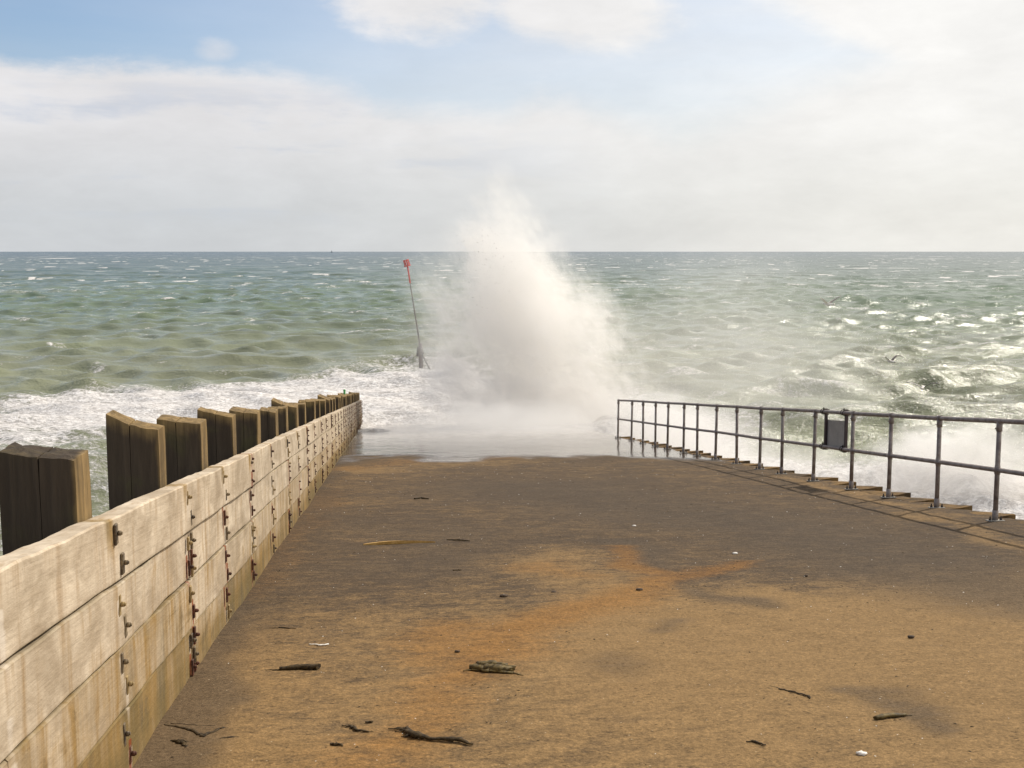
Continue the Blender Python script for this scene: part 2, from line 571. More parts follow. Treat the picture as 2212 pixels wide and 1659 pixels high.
def m_sea():
    m, g = mat('sea_water')
    P = g.obj()
    x, y, z = g.xyz(P)
    foam = g.attr('foam')
    dist = g.m('SQRT', x * x + y * y)
    big = g.noise(g.vec(x * 0.4, y, 0.0), 0.012, 5, 0.6, 0.5)
    bands = g.noise(g.vec(x * 0.10, y, 3.0), 0.0045, 4, 0.55, 0.3)
    lg = g.m('LOGARITHM', dist.max(10.0), 10.0) + (big - 0.5) * 0.35 + (bands - 0.5) * 0.4
    c = g.mix(g.smooth(lg, 1.75, 2.25), srgb(138, 141, 112), srgb(104, 123, 96))
    c = g.mix(g.smooth(lg, 2.15, 2.9), c, srgb(64, 88, 78))
    c = g.mix(g.smooth(lg, 2.85, 3.5), c, srgb(38, 72, 78))
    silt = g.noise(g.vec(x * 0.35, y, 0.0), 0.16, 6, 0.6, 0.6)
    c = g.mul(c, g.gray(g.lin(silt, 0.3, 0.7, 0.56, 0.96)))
    # foam, drawn out along the crests
    w1 = g.noise(g.vec(x * 0.55, y * 1.0, 0.0), 1.0, 9, 0.68, 1.6)
    w2 = g.noise(g.vec(x * 0.8, y * 1.2, 5.0), 3.6, 7, 0.7, 1.0)
    ridge = 1.0 - g.m('ABSOLUTE', w1 - 0.5) * 3.4
    w3 = g.noise(g.vec(x * 0.8, y * 1.3, 9.0), 9.0, 5, 0.7, 0.6)
    pat = ridge * 0.5 + (w2 - 0.5) * 1.1 + (w3 - 0.5) * 0.6 + 0.30
    th = 1.0 - foam * 1.05
    fm = g.smooth(pat - th, -0.08, 0.26) * g.smooth(foam, 0.02, 0.12)
    b1 = g.noise(g.vec(x * 0.7, y * 1.15, z), 1.5, 6, 0.66, 0.4)
    b2 = g.noise(g.vec(x * 0.75, y * 1.1, 2.0), 0.30, 6, 0.62, 0.4)
    b3 = g.noise(g.vec(x * 0.5, y * 1.0, 4.0), 0.05, 5, 0.6, 0.3)
    b0 = g.noise(g.vec(x * 0.8, y * 1.1, z + 3.0), 5.5, 4, 0.6, 0.2)
    b4 = g.noise(g.vec(x * 0.6, y * 1.0, 6.0), 0.14, 6, 0.66, 0.4)
    h = b4 * g.smooth(dist, 150, 400) * 3.0 + b0 * 0.18 * g.smooth(dist, 190, 50) + b1 * 0.40 * g.smooth(dist, 320, 80) + b2 * g.lin(dist, 40, 400, 0.35, 1.1) + b3 * g.smooth(dist, 250, 900) * 5.0
    nrm = g.bump(h * 0.27, 1.0, 1.0)
    fh = g.bump(w2 * 0.10 + w1 * 0.12 + fm * 0.06, 0.9, 1.0, nrm)
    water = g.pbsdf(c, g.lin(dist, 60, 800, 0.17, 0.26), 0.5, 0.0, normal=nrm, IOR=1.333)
    fo = g.pbsdf(g.mix(g.smooth(w2 + (w3 - 0.5) * 0.8, 0.35, 0.68), srgb(186, 180, 176), srgb(240, 236, 233)), 0.8, 0.25, normal=fh)
    mx = g.n('ShaderNodeMixShader')
    g.put(mx.inputs[0], fm * 0.96); g.put(mx.inputs[1], water); g.put(mx.inputs[2], fo)
    g.out(mx.outputs[0])
    return m


def m_drop():
    m, g = mat('water_drop')
    a = g.n('ShaderNodeBsdfDiffuse'); a.inputs[0].default_value = (0.9, 0.89, 0.87, 1)
    b = g.n('ShaderNodeBsdfTranslucent'); b.inputs[0].default_value = (0.9, 0.89, 0.87, 1)
    mx = g.n('ShaderNodeMixShader'); mx.inputs[0].default_value = 0.6
    g.put(mx.inputs[1], a.outputs[0]); g.put(mx.inputs[2], b.outputs[0])
    g.out(mx.outputs[0])
    return m


M = dict(
    deck=m_deck(), edge=m_edge(), plank=m_plank(), pile=m_pile(), sea=m_sea(),
    bolt_rust=m_iron('rusty_iron', srgb(58, 36, 27), srgb(98, 56, 36), srgb(40, 30, 26)),
    bolt_grey=m_iron('dull_iron', srgb(70, 60, 50), srgb(128, 112, 86), srgb(96, 60, 36)),
    bolt_ochre=m_iron('lichened_iron', srgb(122, 100, 62), srgb(160, 138, 96), srgb(84, 58, 38)),
    rail=m_iron('galvanised_tube', srgb(116, 104, 98), srgb(152, 142, 134), srgb(112, 76, 56), 0.15, 0.6, 9),
    plate=m_iron('zinc_plate', srgb(128, 124, 118), srgb(168, 164, 154), srgb(120, 90, 64), 0.2, 0.55),
    nut=m_iron('dark_nut', srgb(40, 36, 34), srgb(64, 56, 50), srgb(80, 50, 36)),
    panel=m_iron('grey_sign_back', srgb(150, 146, 138), srgb(168, 162, 152), srgb(124, 104, 94), 0.1, 0.6, 6),
    bracket=m_iron('bracket_steel', srgb(62, 50, 50), srgb(84, 70, 68), srgb(70, 46, 40), 0.1, 0.65),
    red=m_simple('red_paint', srgb(176, 30, 22), srgb(208, 52, 34), 8, 0.55, 0.3, 0.1),
    pole=m_iron('beacon_pole_steel', srgb(66, 62, 58), srgb(104, 94, 84), srgb(92, 58, 40), 0.0, 0.7, 4),
    stump=m_simple('wet_timber', srgb(70, 52, 44), srgb(104, 82, 72), 6, 0.7, 0.3),
    green=m_simple('green_paint', srgb(88, 160, 92), srgb(120, 190, 120), 8, 0.5, 0.3, 0.1),
    weed=m_simple('dry_seaweed', srgb(34, 26, 17), srgb(74, 58, 30), 60, 0.8, 0.25, 0.8, 0.006),
    kelp=m_simple('olive_seaweed', srgb(62, 50, 24), srgb(108, 90, 46), 40, 0.7, 0.3, 0.8, 0.006),
    reed=m_simple('dry_reed', srgb(168, 132, 74), srgb(196, 160, 98), 30, 0.8, 0.2, 0.4),
    chip=m_simple('shell_white', srgb(200, 192, 180), srgb(236, 232, 224), 60, 0.5, 0.3, 0.2),
    stone=m_simple('dark_pebble', srgb(52, 42, 34), srgb(92, 76, 60), 50, 0.8, 0.25, 0.4),
    gull=m_simple('gull_white', srgb(196, 188, 180), srgb(226, 220, 212), 20, 0.7, 0.2, 0.1),
    gullgrey=m_simple('gull_grey', srgb(92, 84, 80), srgb(128, 118, 112), 20, 0.7, 0.2, 0.1),
    sail=m_simple('boat_grey', srgb(120, 130, 138), srgb(150, 158, 164), 0.4, 0.7, 0.2, 0.1),
    drop=m_drop(),
)


# ------------------------------------------------------------------ the slipway
def seg_dist(X, Y, a, b):
    ax, ay = a; bx, by = b
    L = (bx - ax) ** 2 + (by - ay) ** 2 + 1e-9
    t = np.clip(((X - ax) * (bx - ax) + (Y - ay) * (by - ay)) / L, 0, 1)
    return np.hypot(X - ax - t * (bx - ax), Y - ay - t * (by - ay)), t


def stroke(X, Y, pts, rad):
    """soft stain along a line measured on the photograph, radius in metres on the slipway"""
    P_ = [on_ramp(*p)[:2] for p in pts]
    rads = rad if isinstance(rad, (list, tuple)) else [rad] * len(P_)
    out = np.zeros_like(X)
    if len(P_) == 1:
        return np.exp(-((np.hypot(X - P_[0][0], Y - P_[0][1]) / rads[0]) ** 2))
    for i in range(len(P_) - 1):
        dd, t = seg_dist(X, Y, P_[i], P_[i + 1])
        r_ = rads[i] * (1 - t) + rads[i + 1] * t
        out = np.maximum(out, np.exp(-(dd / r_) ** 2))
    return out


def build_ramp():
    ys = np.concatenate([np.arange(-14, 2, 0.5), np.arange(2, 14, 0.04), np.arange(14, 34, 0.10), np.arange(34, 62, 0.4)])
    xs = np.concatenate([np.linspace(-1.12, 6.62, 170)])
    X, Y = np.meshgrid(xs, ys)
    wx = X + (fbm(X * 1.1, Y * 1.1, 4, 3) - 0.5) * 0.7
    wy = Y + (fbm(X * 0.9 + 9, Y * 0.9, 4, 5) - 0.5) * 0.9
    sand = np.full_like(X, 0.30)
    sand += 0.45 * sstep(wy, 9.0, 5.4)
    sand += 0.25 * sstep(wx, 1.0, 3.6) * sstep(wy, 9.5, 6.6)
    sand += 0.25 * stroke(wx, wy, [(760, 1020), (880, 1005), (1000, 1000)], 1.2)
    sand += 0.35 * stroke(wx, wy, [(1200, 1200), (1350, 1290), (1560, 1420)], [0.5, 0.6, 0.8])
    sand += 0.35 * stroke(wx, wy, [(1650, 1270), (1780, 1320), (1900, 1360)], [0.25, 0.3, 0.4])
    sand += 0.30 * stroke(wx, wy, [(2212, 1190), (1930, 1090), (1700, 1030)], 0.22)
    rust = 0.9 * stroke(wx, wy, [(1000, 1450), (1080, 1380), (1200, 1330), (1330, 1285), (1480, 1240), (1640, 1215)], [0.35, 0.40, 0.38, 0.34, 0.3, 0.16])
    rust = np.maximum(rust, 0.85 * stroke(wx, wy, [(1340, 1180), (1400, 1215), (1470, 1245)], [0.16, 0.22, 0.26]))
    rust = np.maximum(rust, 0.6 * stroke(wx, wy, [(1180, 1215), (1260, 1235)], 0.32))
    rust = np.maximum(rust, 0.75 * stroke(wx, wy, [(840, 1640), (900, 1540), (1000, 1450), (960, 1360)], [0.35, 0.3, 0.4, 0.4]))
    rust = np.maximum(rust, 0.5 * stroke(wx, wy, [(760, 1012), (900, 995), (1060, 990)], [0.8, 1.0, 0.9]))
    rust = np.maximum(rust, 0.45 * stroke(wx, wy, [(690, 1060), (560, 1290)], [0.5, 0.3]))
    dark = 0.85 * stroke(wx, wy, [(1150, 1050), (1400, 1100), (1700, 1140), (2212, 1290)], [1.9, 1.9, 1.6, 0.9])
    dark = np.maximum(dark, 0.9 * stroke(wx, wy, [(1330, 1165), (1400, 1190), (1480, 1225)], [0.35, 0.3, 0.2]))
    dark = np.maximum(dark, 0.85 * stroke(wx, wy, [(1520, 1270), (1590, 1285), (1640, 1300)], [0.2, 0.26, 0.18]))
    dark = np.maximum(dark, 0.6 * stroke(wx, wy, [(1450, 1340), (1480, 1365)], [0.14, 0.16]))
    dark = np.maximum(dark, 0.8 * stroke(wx, wy, [(1860, 1475), (1930, 1480), (2000, 1510), (2050, 1540)], [0.14, 0.2, 0.2, 0.12]))
    dark = np.maximum(dark, 0.55 * stroke(wx, wy, [(1320, 1420), (1390, 1430)], 0.2))
    dark = np.maximum(dark, 0.55 * stroke(wx, wy, [(760, 1130), (1000, 1150), (960, 1220), (760, 1230)], 0.8))
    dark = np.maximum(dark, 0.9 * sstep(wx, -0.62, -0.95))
    dark = np.maximum(dark, 0.5 * stroke(wx, wy, [(500, 1400), (620, 1250), (700, 1100)], 0.35))
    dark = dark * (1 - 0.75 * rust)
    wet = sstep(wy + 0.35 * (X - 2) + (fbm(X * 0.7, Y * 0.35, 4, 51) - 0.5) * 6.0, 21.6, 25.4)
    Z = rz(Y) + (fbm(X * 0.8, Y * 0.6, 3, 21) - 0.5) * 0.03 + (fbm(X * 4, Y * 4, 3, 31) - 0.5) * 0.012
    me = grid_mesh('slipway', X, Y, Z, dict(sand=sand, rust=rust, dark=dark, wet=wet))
    o = link('slipway', me, M['deck'])
    tag(o, 'sandy brown concrete slipway running down into the sea', 'slipway', kind='structure')
    bm = bmesh.new()
    # the mass of the slipway below its surface
    for (x0, x1) in ((-1.10, -0.9), (6.40, 6.60)):
        vs = []
        for y in (-14.0, 62.0):
            for x in (x0, x1):
                vs.append((x, y, rz(y) - 0.06)); vs.append((x, y, -14.0))
        v = [bm.verts.new(c) for c in vs]
        for f_ in ((0, 1, 5, 4), (2, 6, 7, 3), (0, 4, 6, 2), (0, 2, 3, 1), (4, 5, 7, 6)):
            bm.faces.new([v[i] for i in f_])
    child('retaining_side', bm, M['edge'], o)
    # loose-edged capping slabs along the seaward edge, each tipped up at its outer end
    rr = random.Random(5)
    y = 8.3
    while y < 31.6:
        L = rr.uniform(0.74, 0.90)
        bm = bmesh.new()
        w = rr.uniform(0.20, 0.34)
        xo = 6.74 + rr.uniform(-0.05, 0.06)
        n = 7
        topv, botv = [], []
        # outline in plan: near edge slanting out, rounded outer corner, far edge
        ol = [(6.40, y + 0.06), (6.56, y + 0.03), (xo - w * 0.3, y + rr.uniform(0, 0.04)), (xo - 0.02, y + 0.02), (xo, y + 0.10),
              (xo + rr.uniform(-0.04, 0.03), y + L * 0.32), (xo + rr.uniform(-0.05, 0.02), y + L * 0.55), (xo - 0.03 + rr.uniform(-0.04, 0.02), y + L * 0.78), (xo - 0.10, y + L - 0.03), (6.40, y + L)]
        for (px_, py_) in ol:
            lift = 0.046 * sstep(np.array(px_), 6.38, 6.72) * max(0.0, 1 - 1.1 * (py_ - y) / L) + rr.uniform(-0.004, 0.004) - 0.006
            topv.append(bm.verts.new((px_, py_, rz(py_) + float(lift))))
            botv.append(bm.verts.new((px_, py_, rz(py_) - 0.16)))
        bm.faces.new(topv)
        bm.faces.new(botv[::-1])
        for i in range(len(ol)):
            j = (i + 1) % len(ol)
            bm.faces.new((topv[j], topv[i], botv[i], botv[j]))
        bmesh.ops.recalc_face_normals(bm, faces=bm.faces)
        child('edge_slab', bm, M['edge'], o)
        y += L + rr.uniform(0.0, 0.03)
    return o


build_ramp()


# ------------------------------------------------------------------ the timber breastwork on the left
PILE_Y = [4.30, 5.84, 7.14, 8.52, 10.05, 11.72, 13.05, 14.55, 15.95, 17.75, 19.15, 20.85, 22.4]
while PILE_Y[-1] < 44.5:
    PILE_Y.append(PILE_Y[-1] + random.uniform(1.3, 1.55))
PILE_Y = [0.1, 1.5, 2.95] + PILE_Y
WX = -1.03                       # face of the planks
ROW_H = 0.255


def build_breastwork():
    rr = random.Random(3)
    root = empty('timber_breastwork', (-1.1, 4.3, rz(4.3)))
    tag(root, 'pale weathered plank wall with dark timber piles behind it, along the edge of the slipway', 'timber wall')
    base = Vector(root.location)
    # ---- bolts: where they sit
    bolts = []
    for k, py in enumerate(PILE_Y):
        kk = k - 3                                       # 0 is the first pile in view
        for row in range(4):                             # 0 is the top plank
            joint = (kk % 4 == 1 and row in (1, 3)) or (kk % 4 == 3 and row in (0, 2))
            zt = 1.02 - row * ROW_H
            sp = [(-0.035, -0.070), (0.040, -0.175)]
            if joint:
                sp = [(-0.040, -0.065), (-0.035, -0.195), (0.040, -0.05), (0.035, -0.135), (0.042, -0.205)]
            for (oy, oz) in sp:
                bolts.append((py + 0.13 + oy + rr.uniform(-0.012, 0.012), zt + oz + rr.uniform(-0.015, 0.015), row, k, joint))
    B = np.array([(b[0], b[1]) for b in bolts])
    rusty = np.array([rr.random() < (0.45 if not b[4] else 0.5) for b in bolts])
    # ---- planks
    planks = []
    for row in range(4):
        joints = [k for k in range(len(PILE_Y)) if ((k - 3) % 4 == (3 if row in (0, 2) else 1))]
        ends = [-2.0] + [PILE_Y[k] + 0.13 for k in joints] + [45.6]
        for a, b in zip(ends, ends[1:]):
            if b - a < 0.3: continue
            planks.append((row, a + 0.006, b - 0.006))
    plank_objs = []
    for (row, y0, y1) in planks:
        zt, zb = 1.02 - row * ROW_H, 1.02 - (row + 1) * ROW_H + rr.choice([0.003, 0.004, 0.007])
        if row == 3: zb = -0.05
        jx = rr.uniform(-0.004, 0.004)
        step = 0.025 if y0 < 10 else (0.05 if y0 < 20 else 0.12)
        ys = np.arange(y0, y1, step); ys = np.append(ys[:-1] if y1 - ys[-1] < step * 0.4 else ys, y1)
        th = 0.085
        nz = 16 if y0 < 14 else 9
        ch = 0.006
        prof = [(0 - ch * 0.2, zt - ch)] + [(0, zt - ch - (zt - zb - 2 * ch) * i / nz) for i in range(0, nz + 1)] + [(-ch, zb), (-th, zb), (-th, zt), (-ch, zt)]
        prof = np.array(prof[1:])
        nP = len(prof)
        Yg = np.repeat(ys[:, None], nP, 1)
        Hg = np.repeat(prof[None, :, 1], len(ys), 0)
        Xg = np.repeat(prof[None, :, 0], len(ys), 0)
        bow = (fbm(ys * 0.55 + row * 9, ys * 0 + row, 3, 40 + row) - 0.5) * 0.035
        edge = (fbm(ys * 1.6 + row * 5, ys * 0, 4, 60 + row) - 0.5) * 0.016
        rip = (fbm(Yg * 3, Hg * 9, 3, 71) - 0.5) * 0.006
        topm = np.clip((Hg - (zt - 0.02)) / 0.02, 0, 1); botm = np.clip(((zb + 0.02) - Hg) / 0.02, 0, 1)
        e2 = (fbm(ys * 4.5 + row * 3, ys * 0, 3, 90 + row) - 0.5) * 0.010
        Hg2 = Hg + (edge[:, None] + e2[:, None] * (topm + botm)) * (1.0 if row else (topm * 0.6 + 0.4))
        Xg2 = WX + Xg + jx + bow[:, None] + rip * (Xg > -0.02)
        Zg = Hg2 + rz(Yg)
        # stains that have a place of their own
        rust = np.zeros_like(Yg); bleach = np.zeros_like(Yg)
        sel = np.where((B[:, 0] > y0 - 0.3) & (B[:, 0] < y1 + 0.3) & (B[:, 1] < zt + 0.3) & (B[:, 1] > zb - 0.05))[0]
        for i in sel:
            by, bz = B[i]
            dy_ = np.abs(Yg - by); dn = bz - Hg
            if rusty[i] and by > 3.3:
                rust = np.maximum(rust, np.exp(-(dy_ / 0.028) ** 2) * np.exp(-np.maximum(dn - 0.03, 0) / 0.11) * (dn > -0.07) * 1.05)
            if (i * 7) % 3 != 0:
                bleach = np.maximum(bleach, np.exp(-(dy_ / 0.045) ** 2) * np.exp(-np.maximum(dn, 0) / 0.22) * (dn > -0.02) * 0.75)
        algae = np.clip(0.14 + 0.22 * row + 0.35 * sstep(Hg, 0.22, 0.0), 0, 1) * (0.7 + 0.6 * fbm(Yg * 0.6, Hg * 2, 3, 15))
        for k, py in enumerate(PILE_Y):                   # drips from the tops of the piles
            algae = np.maximum(algae, 0.75 * np.exp(-((Yg - py - 0.02) / 0.10) ** 2) * sstep(Hg, 0.74, 1.0))
        seam = np.maximum(sstep(Hg, zt - 0.022, zt) * (0.7 if row else 0.15), sstep(Hg, zb + 0.030, zb) * 0.7)
        nm = 'plank'
        co = np.stack([Xg2, Yg, Zg], -1).reshape(-1, 3) - np.array(base)
        idx = np.arange(len(ys) * nP).reshape(len(ys), nP)
        nx = np.roll(idx, -1, 1)
        q = np.stack([idx[:-1], idx[1:], nx[1:], nx[:-1]], -1).reshape(-1, 4)
        me = bpy.data.meshes.new(nm)
        faces = q.tolist() + [idx[0].tolist(), idx[-1][::-1].tolist()]
        me.from_pydata(co.tolist(), [], faces)
        for kname, v in dict(rust=rust, bleach=bleach, algae=algae, seam=seam).items():
            a_ = me.attributes.new(kname, 'FLOAT', 'POINT')
            a_.data.foreach_set('value', v.reshape(-1).astype(np.float32))
        o = link(nm, me, M['plank'], root)
        plank_objs.append((row, y0, y1, o))
    # ---- bolts with their plates, as pieces of the plank they hold
    def bolt_bm(bm, y, z, tall, wide, ang, prot):
        b2 = bmesh.new()
        box(b2, -0.004, 0.007, -wide / 2, wide / 2, -tall / 2, tall / 2, 0.003, shear=False)
        tube(b2, (0.010, 0, 0.004), (0.010 + prot, 0, 0.004), 0.0105, 0.0100, 6)
        tube(b2, (0.010 + prot, 0, 0.004), (0.010 + prot + 0.005, 0, 0.004), 0.007, 0.006, 7)
        bmesh.ops.rotate(b2, verts=b2.verts, cent=(0, 0, 0), matrix=Matrix.Rotation(ang, 3, 'X'))
        bmesh.ops.translate(b2, verts=b2.verts, vec=(WX + 0.006, y, z + rz(y)))
        me_ = bpy.data.meshes.new('tmp'); b2.to_mesh(me_); b2.free()
        bm.from_mesh(me_); bpy.data.meshes.remove(me_)
    far = bmesh.new()
    made = 0
    for i, (by, bz, row, k, joint) in enumerate(bolts):
        tall, wide = rr.uniform(0.070, 0.100), rr.uniform(0.026, 0.036)
        ang, prot = rr.uniform(-0.10, 0.10), rr.uniform(0.008, 0.014)
        if bz - tall / 2 < 0.01: continue
        if by < 3.3: continue
        if made < 100 and by < 14.4:
            bm = bmesh.new()
            bolt_bm(bm, by, bz, tall, wide, ang, prot)
            host = [o for (r_, a, b, o) in plank_objs if r_ == row and a - 0.02 <= by <= b + 0.02][0]
            m_ = M['bolt_rust'] if rusty[i] else (M['bolt_ochre'] if rr.random() < 0.55 else M['bolt_grey'])
            child('bolt_plate', bm, m_, host)
            made += 1
        else:
            bolt_bm(far, by, bz, tall, wide, ang, prot)
    tag(child('bolt_plate', far, M['bolt_rust'], root), kind='stuff')
    # ---- piles: two timbers each, set against the back of the planks
    tops = {3: (1.285, 1.25), 4: (1.385, 1.30), 5: (1.325, 1.29), 6: (1.355, 1.295), 7: (1.32, 1.285), 8: (1.29, 1.26), 9: (1.27, 1.28), 10: (1.36, 1.26), 11: (1.285, 1.28), 12: (1.30, 1.30), 13: (1.30, 1.295), 14: (1.29, 1.27), 15: (1.36, 1.26)}
    widths = {3: 0.268, 4: 0.255, 5: 0.265, 6: 0.255, 7: 0.24, 8: 0.165, 9: 0.22, 10: 0.31, 11: 0.24, 12: 0.25}
    for k, py in enumerate(PILE_Y):
        hb, hf = tops.get(k, (rr.uniform(1.27, 1.36), rr.uniform(1.25, 1.31)))
        wd = widths.get(k, rr.uniform(0.22, 0.28))
        dep = {3: 0.20, 4: 0.17, 5: 0.22, 6: 0.18}.get(k, rr.uniform(0.2, 0.28))
        V, F, L = [], [], []
        xa = WX - 0.100
        split = rr.uniform(0.45, 0.58)
        parts = [(xa - wd * split + 0.0015, xa)], [(xa - wd, xa - wd * split - 0.0015)]
        lean = rr.uniform(-0.012, 0.012)
        for pi, ((x0, x1),) in enumerate(parts):
            off = rr.uniform(-0.006, 0.006); drop = 0.0
            nx_, ny_ = 5, 5
            zs = [-9.0, -1.2, -0.3, 0.2, 0.5, 0.8, 0.95, 1.05, 1.12, 1.18, 1.0]
            y0, y1 = py + off, py + dep + off
            ring = [(x0 + (x1 - x0) * i / nx_, y0) for i in range(nx_)] + [(x1, y0 + (y1 - y0) * i / ny_) for i in range(ny_)] + [(x1 + (x0 - x1) * i / nx_, y1) for i in range(nx_)] + [(x0, y1 + (y0 - y1) * i / ny_) for i in range(ny_)]
            b0 = len(V)
            cxm, cym = (x0 + x1) / 2, (y0 + y1) / 2
            rough_top = 0.009 if k == 3 else 0.006
            def ztop(x, y):
                t = (xa - x) / wd
                return hf + (hb - hf) * t + drop - 0.02 * math.sin(t * math.pi) * (0.7 if k in (4, 10) else 0.15) + (float(fbm(np.array(x * 30.0 + k), np.array(y * 30.0), 3, k)) - 0.5) * 2 * rough_top
            nl = 14
            for li in range(nl):
                t = li / (nl - 1)
                for (x, y) in ring:
                    zt_ = ztop(x, y)
                    z = -1.6 + (zt_ + 1.6) * (1 - (1 - t) ** 1.35)
                    e = (float(fbm(np.array(x * 9 + y * 9 + k * 3), np.array(z * 2.2), 3, k)) - 0.5) * 0.007
                    ins = 0.0 if li < nl - 1 else 0.03
                    X_ = x + (cxm - x) * ins + e + lean * max(z, -1.0); Y_ = y + (cym - y) * ins * 0.5 + e
                    if li == 0: z = -9.0
                    V.append((X_ - base.x, Y_ - base.y, z + rz(py) - base.z))
                    # sun-facing sides and tops take a lighter tone: sunlight painted into the colour
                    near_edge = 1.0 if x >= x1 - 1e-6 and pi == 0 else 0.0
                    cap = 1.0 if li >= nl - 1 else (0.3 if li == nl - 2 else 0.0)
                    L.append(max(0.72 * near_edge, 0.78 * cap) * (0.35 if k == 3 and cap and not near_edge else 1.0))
            n_ = len(ring)
            for li in range(nl - 1):
                for i in range(n_):
                    j = (i + 1) % n_
                    F.append((b0 + li * n_ + i, b0 + li * n_ + j, b0 + (li + 1) * n_ + j, b0 + (li + 1) * n_ + i))
            tb = b0 + (nl - 1) * n_
            # inner rings of the top
            prev = tb
            for s in (0.45, 0.8):
                st = len(V)
                for (x, y) in ring:
                    xx, yy = x + (cxm - x) * s, y + (cym - y) * s
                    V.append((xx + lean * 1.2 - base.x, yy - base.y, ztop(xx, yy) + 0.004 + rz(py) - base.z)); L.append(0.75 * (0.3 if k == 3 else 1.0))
                for i in range(n_):
                    j = (i + 1) % n_
                    F.append((prev + i, prev + j, st + j, st + i))
                prev = st
            F.append(tuple(prev + i for i in range(n_)))
        me = bpy.data.meshes.new('pile')
        me.from_pydata(V, [], F)
        a_ = me.attributes.new('sunlit', 'FLOAT', 'POINT')
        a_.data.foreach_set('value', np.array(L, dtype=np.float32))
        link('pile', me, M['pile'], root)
    return root


build_breastwork()

# a small green marker post standing on a far pile
k_ = min(range(len(PILE_Y)), key=lambda i: abs(PILE_Y[i] - 33.0))
p = Vector((WX - 0.22, PILE_Y[k_] + 0.1, rz(PILE_Y[k_]) + 1.27))
mk = empty('marker_post', p)
tag(mk, 'short bright green marker post on top of a far pile of the timber wall', 'marker post')
bm = bmesh.new(); tube(bm, p, p + Vector((0, 0, 0.15)), 0.035, 0.032, 10); child('post', bm, M['green'], mk)
bm = bmesh.new(); tube(bm, p + Vector((0, 0, 0.15)), p + Vector((0, 0, 0.18)), 0.042, 0.025, 10); child('cap', bm, M['green'], mk)


# ------------------------------------------------------------------ the railing on the right
POST_Y = [8.65, 10.02, 11.35, 12.66, 13.94, 15.14, 16.54, 17.97, 19.05, 20.43, 21.72, 23.12, 24.19, 25.6, 26.84, 28.2, 29.5, 31.3]
RX = 6.35


def build_railing():
    root = empty('railing', (RX, POST_Y[0], rz(POST_Y[0])))
    tag(root, 'grey steel tube railing with two rails along the seaward edge of the slipway', 'railing')
    H1, H2 = 1.065, 0.545
    for hname, h, r in (('top_rail', H1, 0.0265), ('mid_rail', H2, 0.0255)):
        bm = bmesh.new()
        pts = []
        for i, y in enumerate(POST_Y):
            pts.append((RX + random.uniform(-0.006, 0.006), y, rz(y) + h + random.uniform(-0.006, 0.006)))
        polytube(bm, pts, [r] * len(pts), 12)
        child(hname, bm, M['rail'], root)
    rr = random.Random(9)
    for i, y in enumerate(POST_Y):
        lean = rr.uniform(-0.012, 0.014)
        leany = rr.uniform(-0.012, 0.012)
        b, t = Vector((RX + lean, y + leany, rz(y) - 0.01)), Vector((RX, y, rz(y) + H1))
        ax = (t - b).normalized()
        bm = bmesh.new()
        tube(bm, b, t, 0.0260, 0.0260, 12)
        post = child('post', bm, M['rail'], root)
        # clamp fittings: tee at the top, cross at the middle, socket at the foot
        bm = bmesh.new()
        tube(bm, t - ax * 0.105, t - ax * 0.005, 0.032, 0.032, 12)
        tube(bm, t + Vector((0, -0.05, 0.05 * SLOPE)), t + Vector((0, 0.05, -0.05 * SLOPE)), 0.032, 0.032, 12)
        tube(bm, t - ax * 0.075 + Vector((-0.02, 0, 0)), t - ax * 0.075 + Vector((-0.045, 0, 0)), 0.009, 0.009, 6)
        child('clamp', bm, M['rail'], post)
        mm = b + ax * (H2 + 0.012)
        bm = bmesh.new()
        tube(bm, mm - ax * 0.045, mm + ax * 0.045, 0.030, 0.030, 12)
        tube(bm, mm + Vector((0, -0.05, 0.05 * SLOPE)), mm + Vector((0, 0.05, -0.05 * SLOPE)), 0.029, 0.029, 12)
        child('clamp', bm, M['rail'], post)
        bm = bmesh.new()
        tube(bm, b + ax * 0.005, b + ax * 0.13, 0.033, 0.031, 12)
        child('socket', bm, M['rail'], post)
        bm = bmesh.new()
        box(bm, b.x - 0.085, b.x + 0.085, y - 0.05, y + 0.05, 0.0, 0.013, 0.003)
        child('base_plate', bm, M['plate'], post)
        for sx in (-0.062, 0.062):
            bm = bmesh.new()
            q = Vector((b.x + sx, y + rr.uniform(-0.01, 0.01), rz(y) + 0.012))
            tube(bm, q, q + Vector((0, 0, 0.022)), 0.016, 0.015, 6)
            tube(bm, q + Vector((0, 0, 0.022)), q + Vector((0, 0, 0.045)), 0.008, 0.007, 6)
            child('nut', bm, M['nut'], post)
    return root


build_railing()


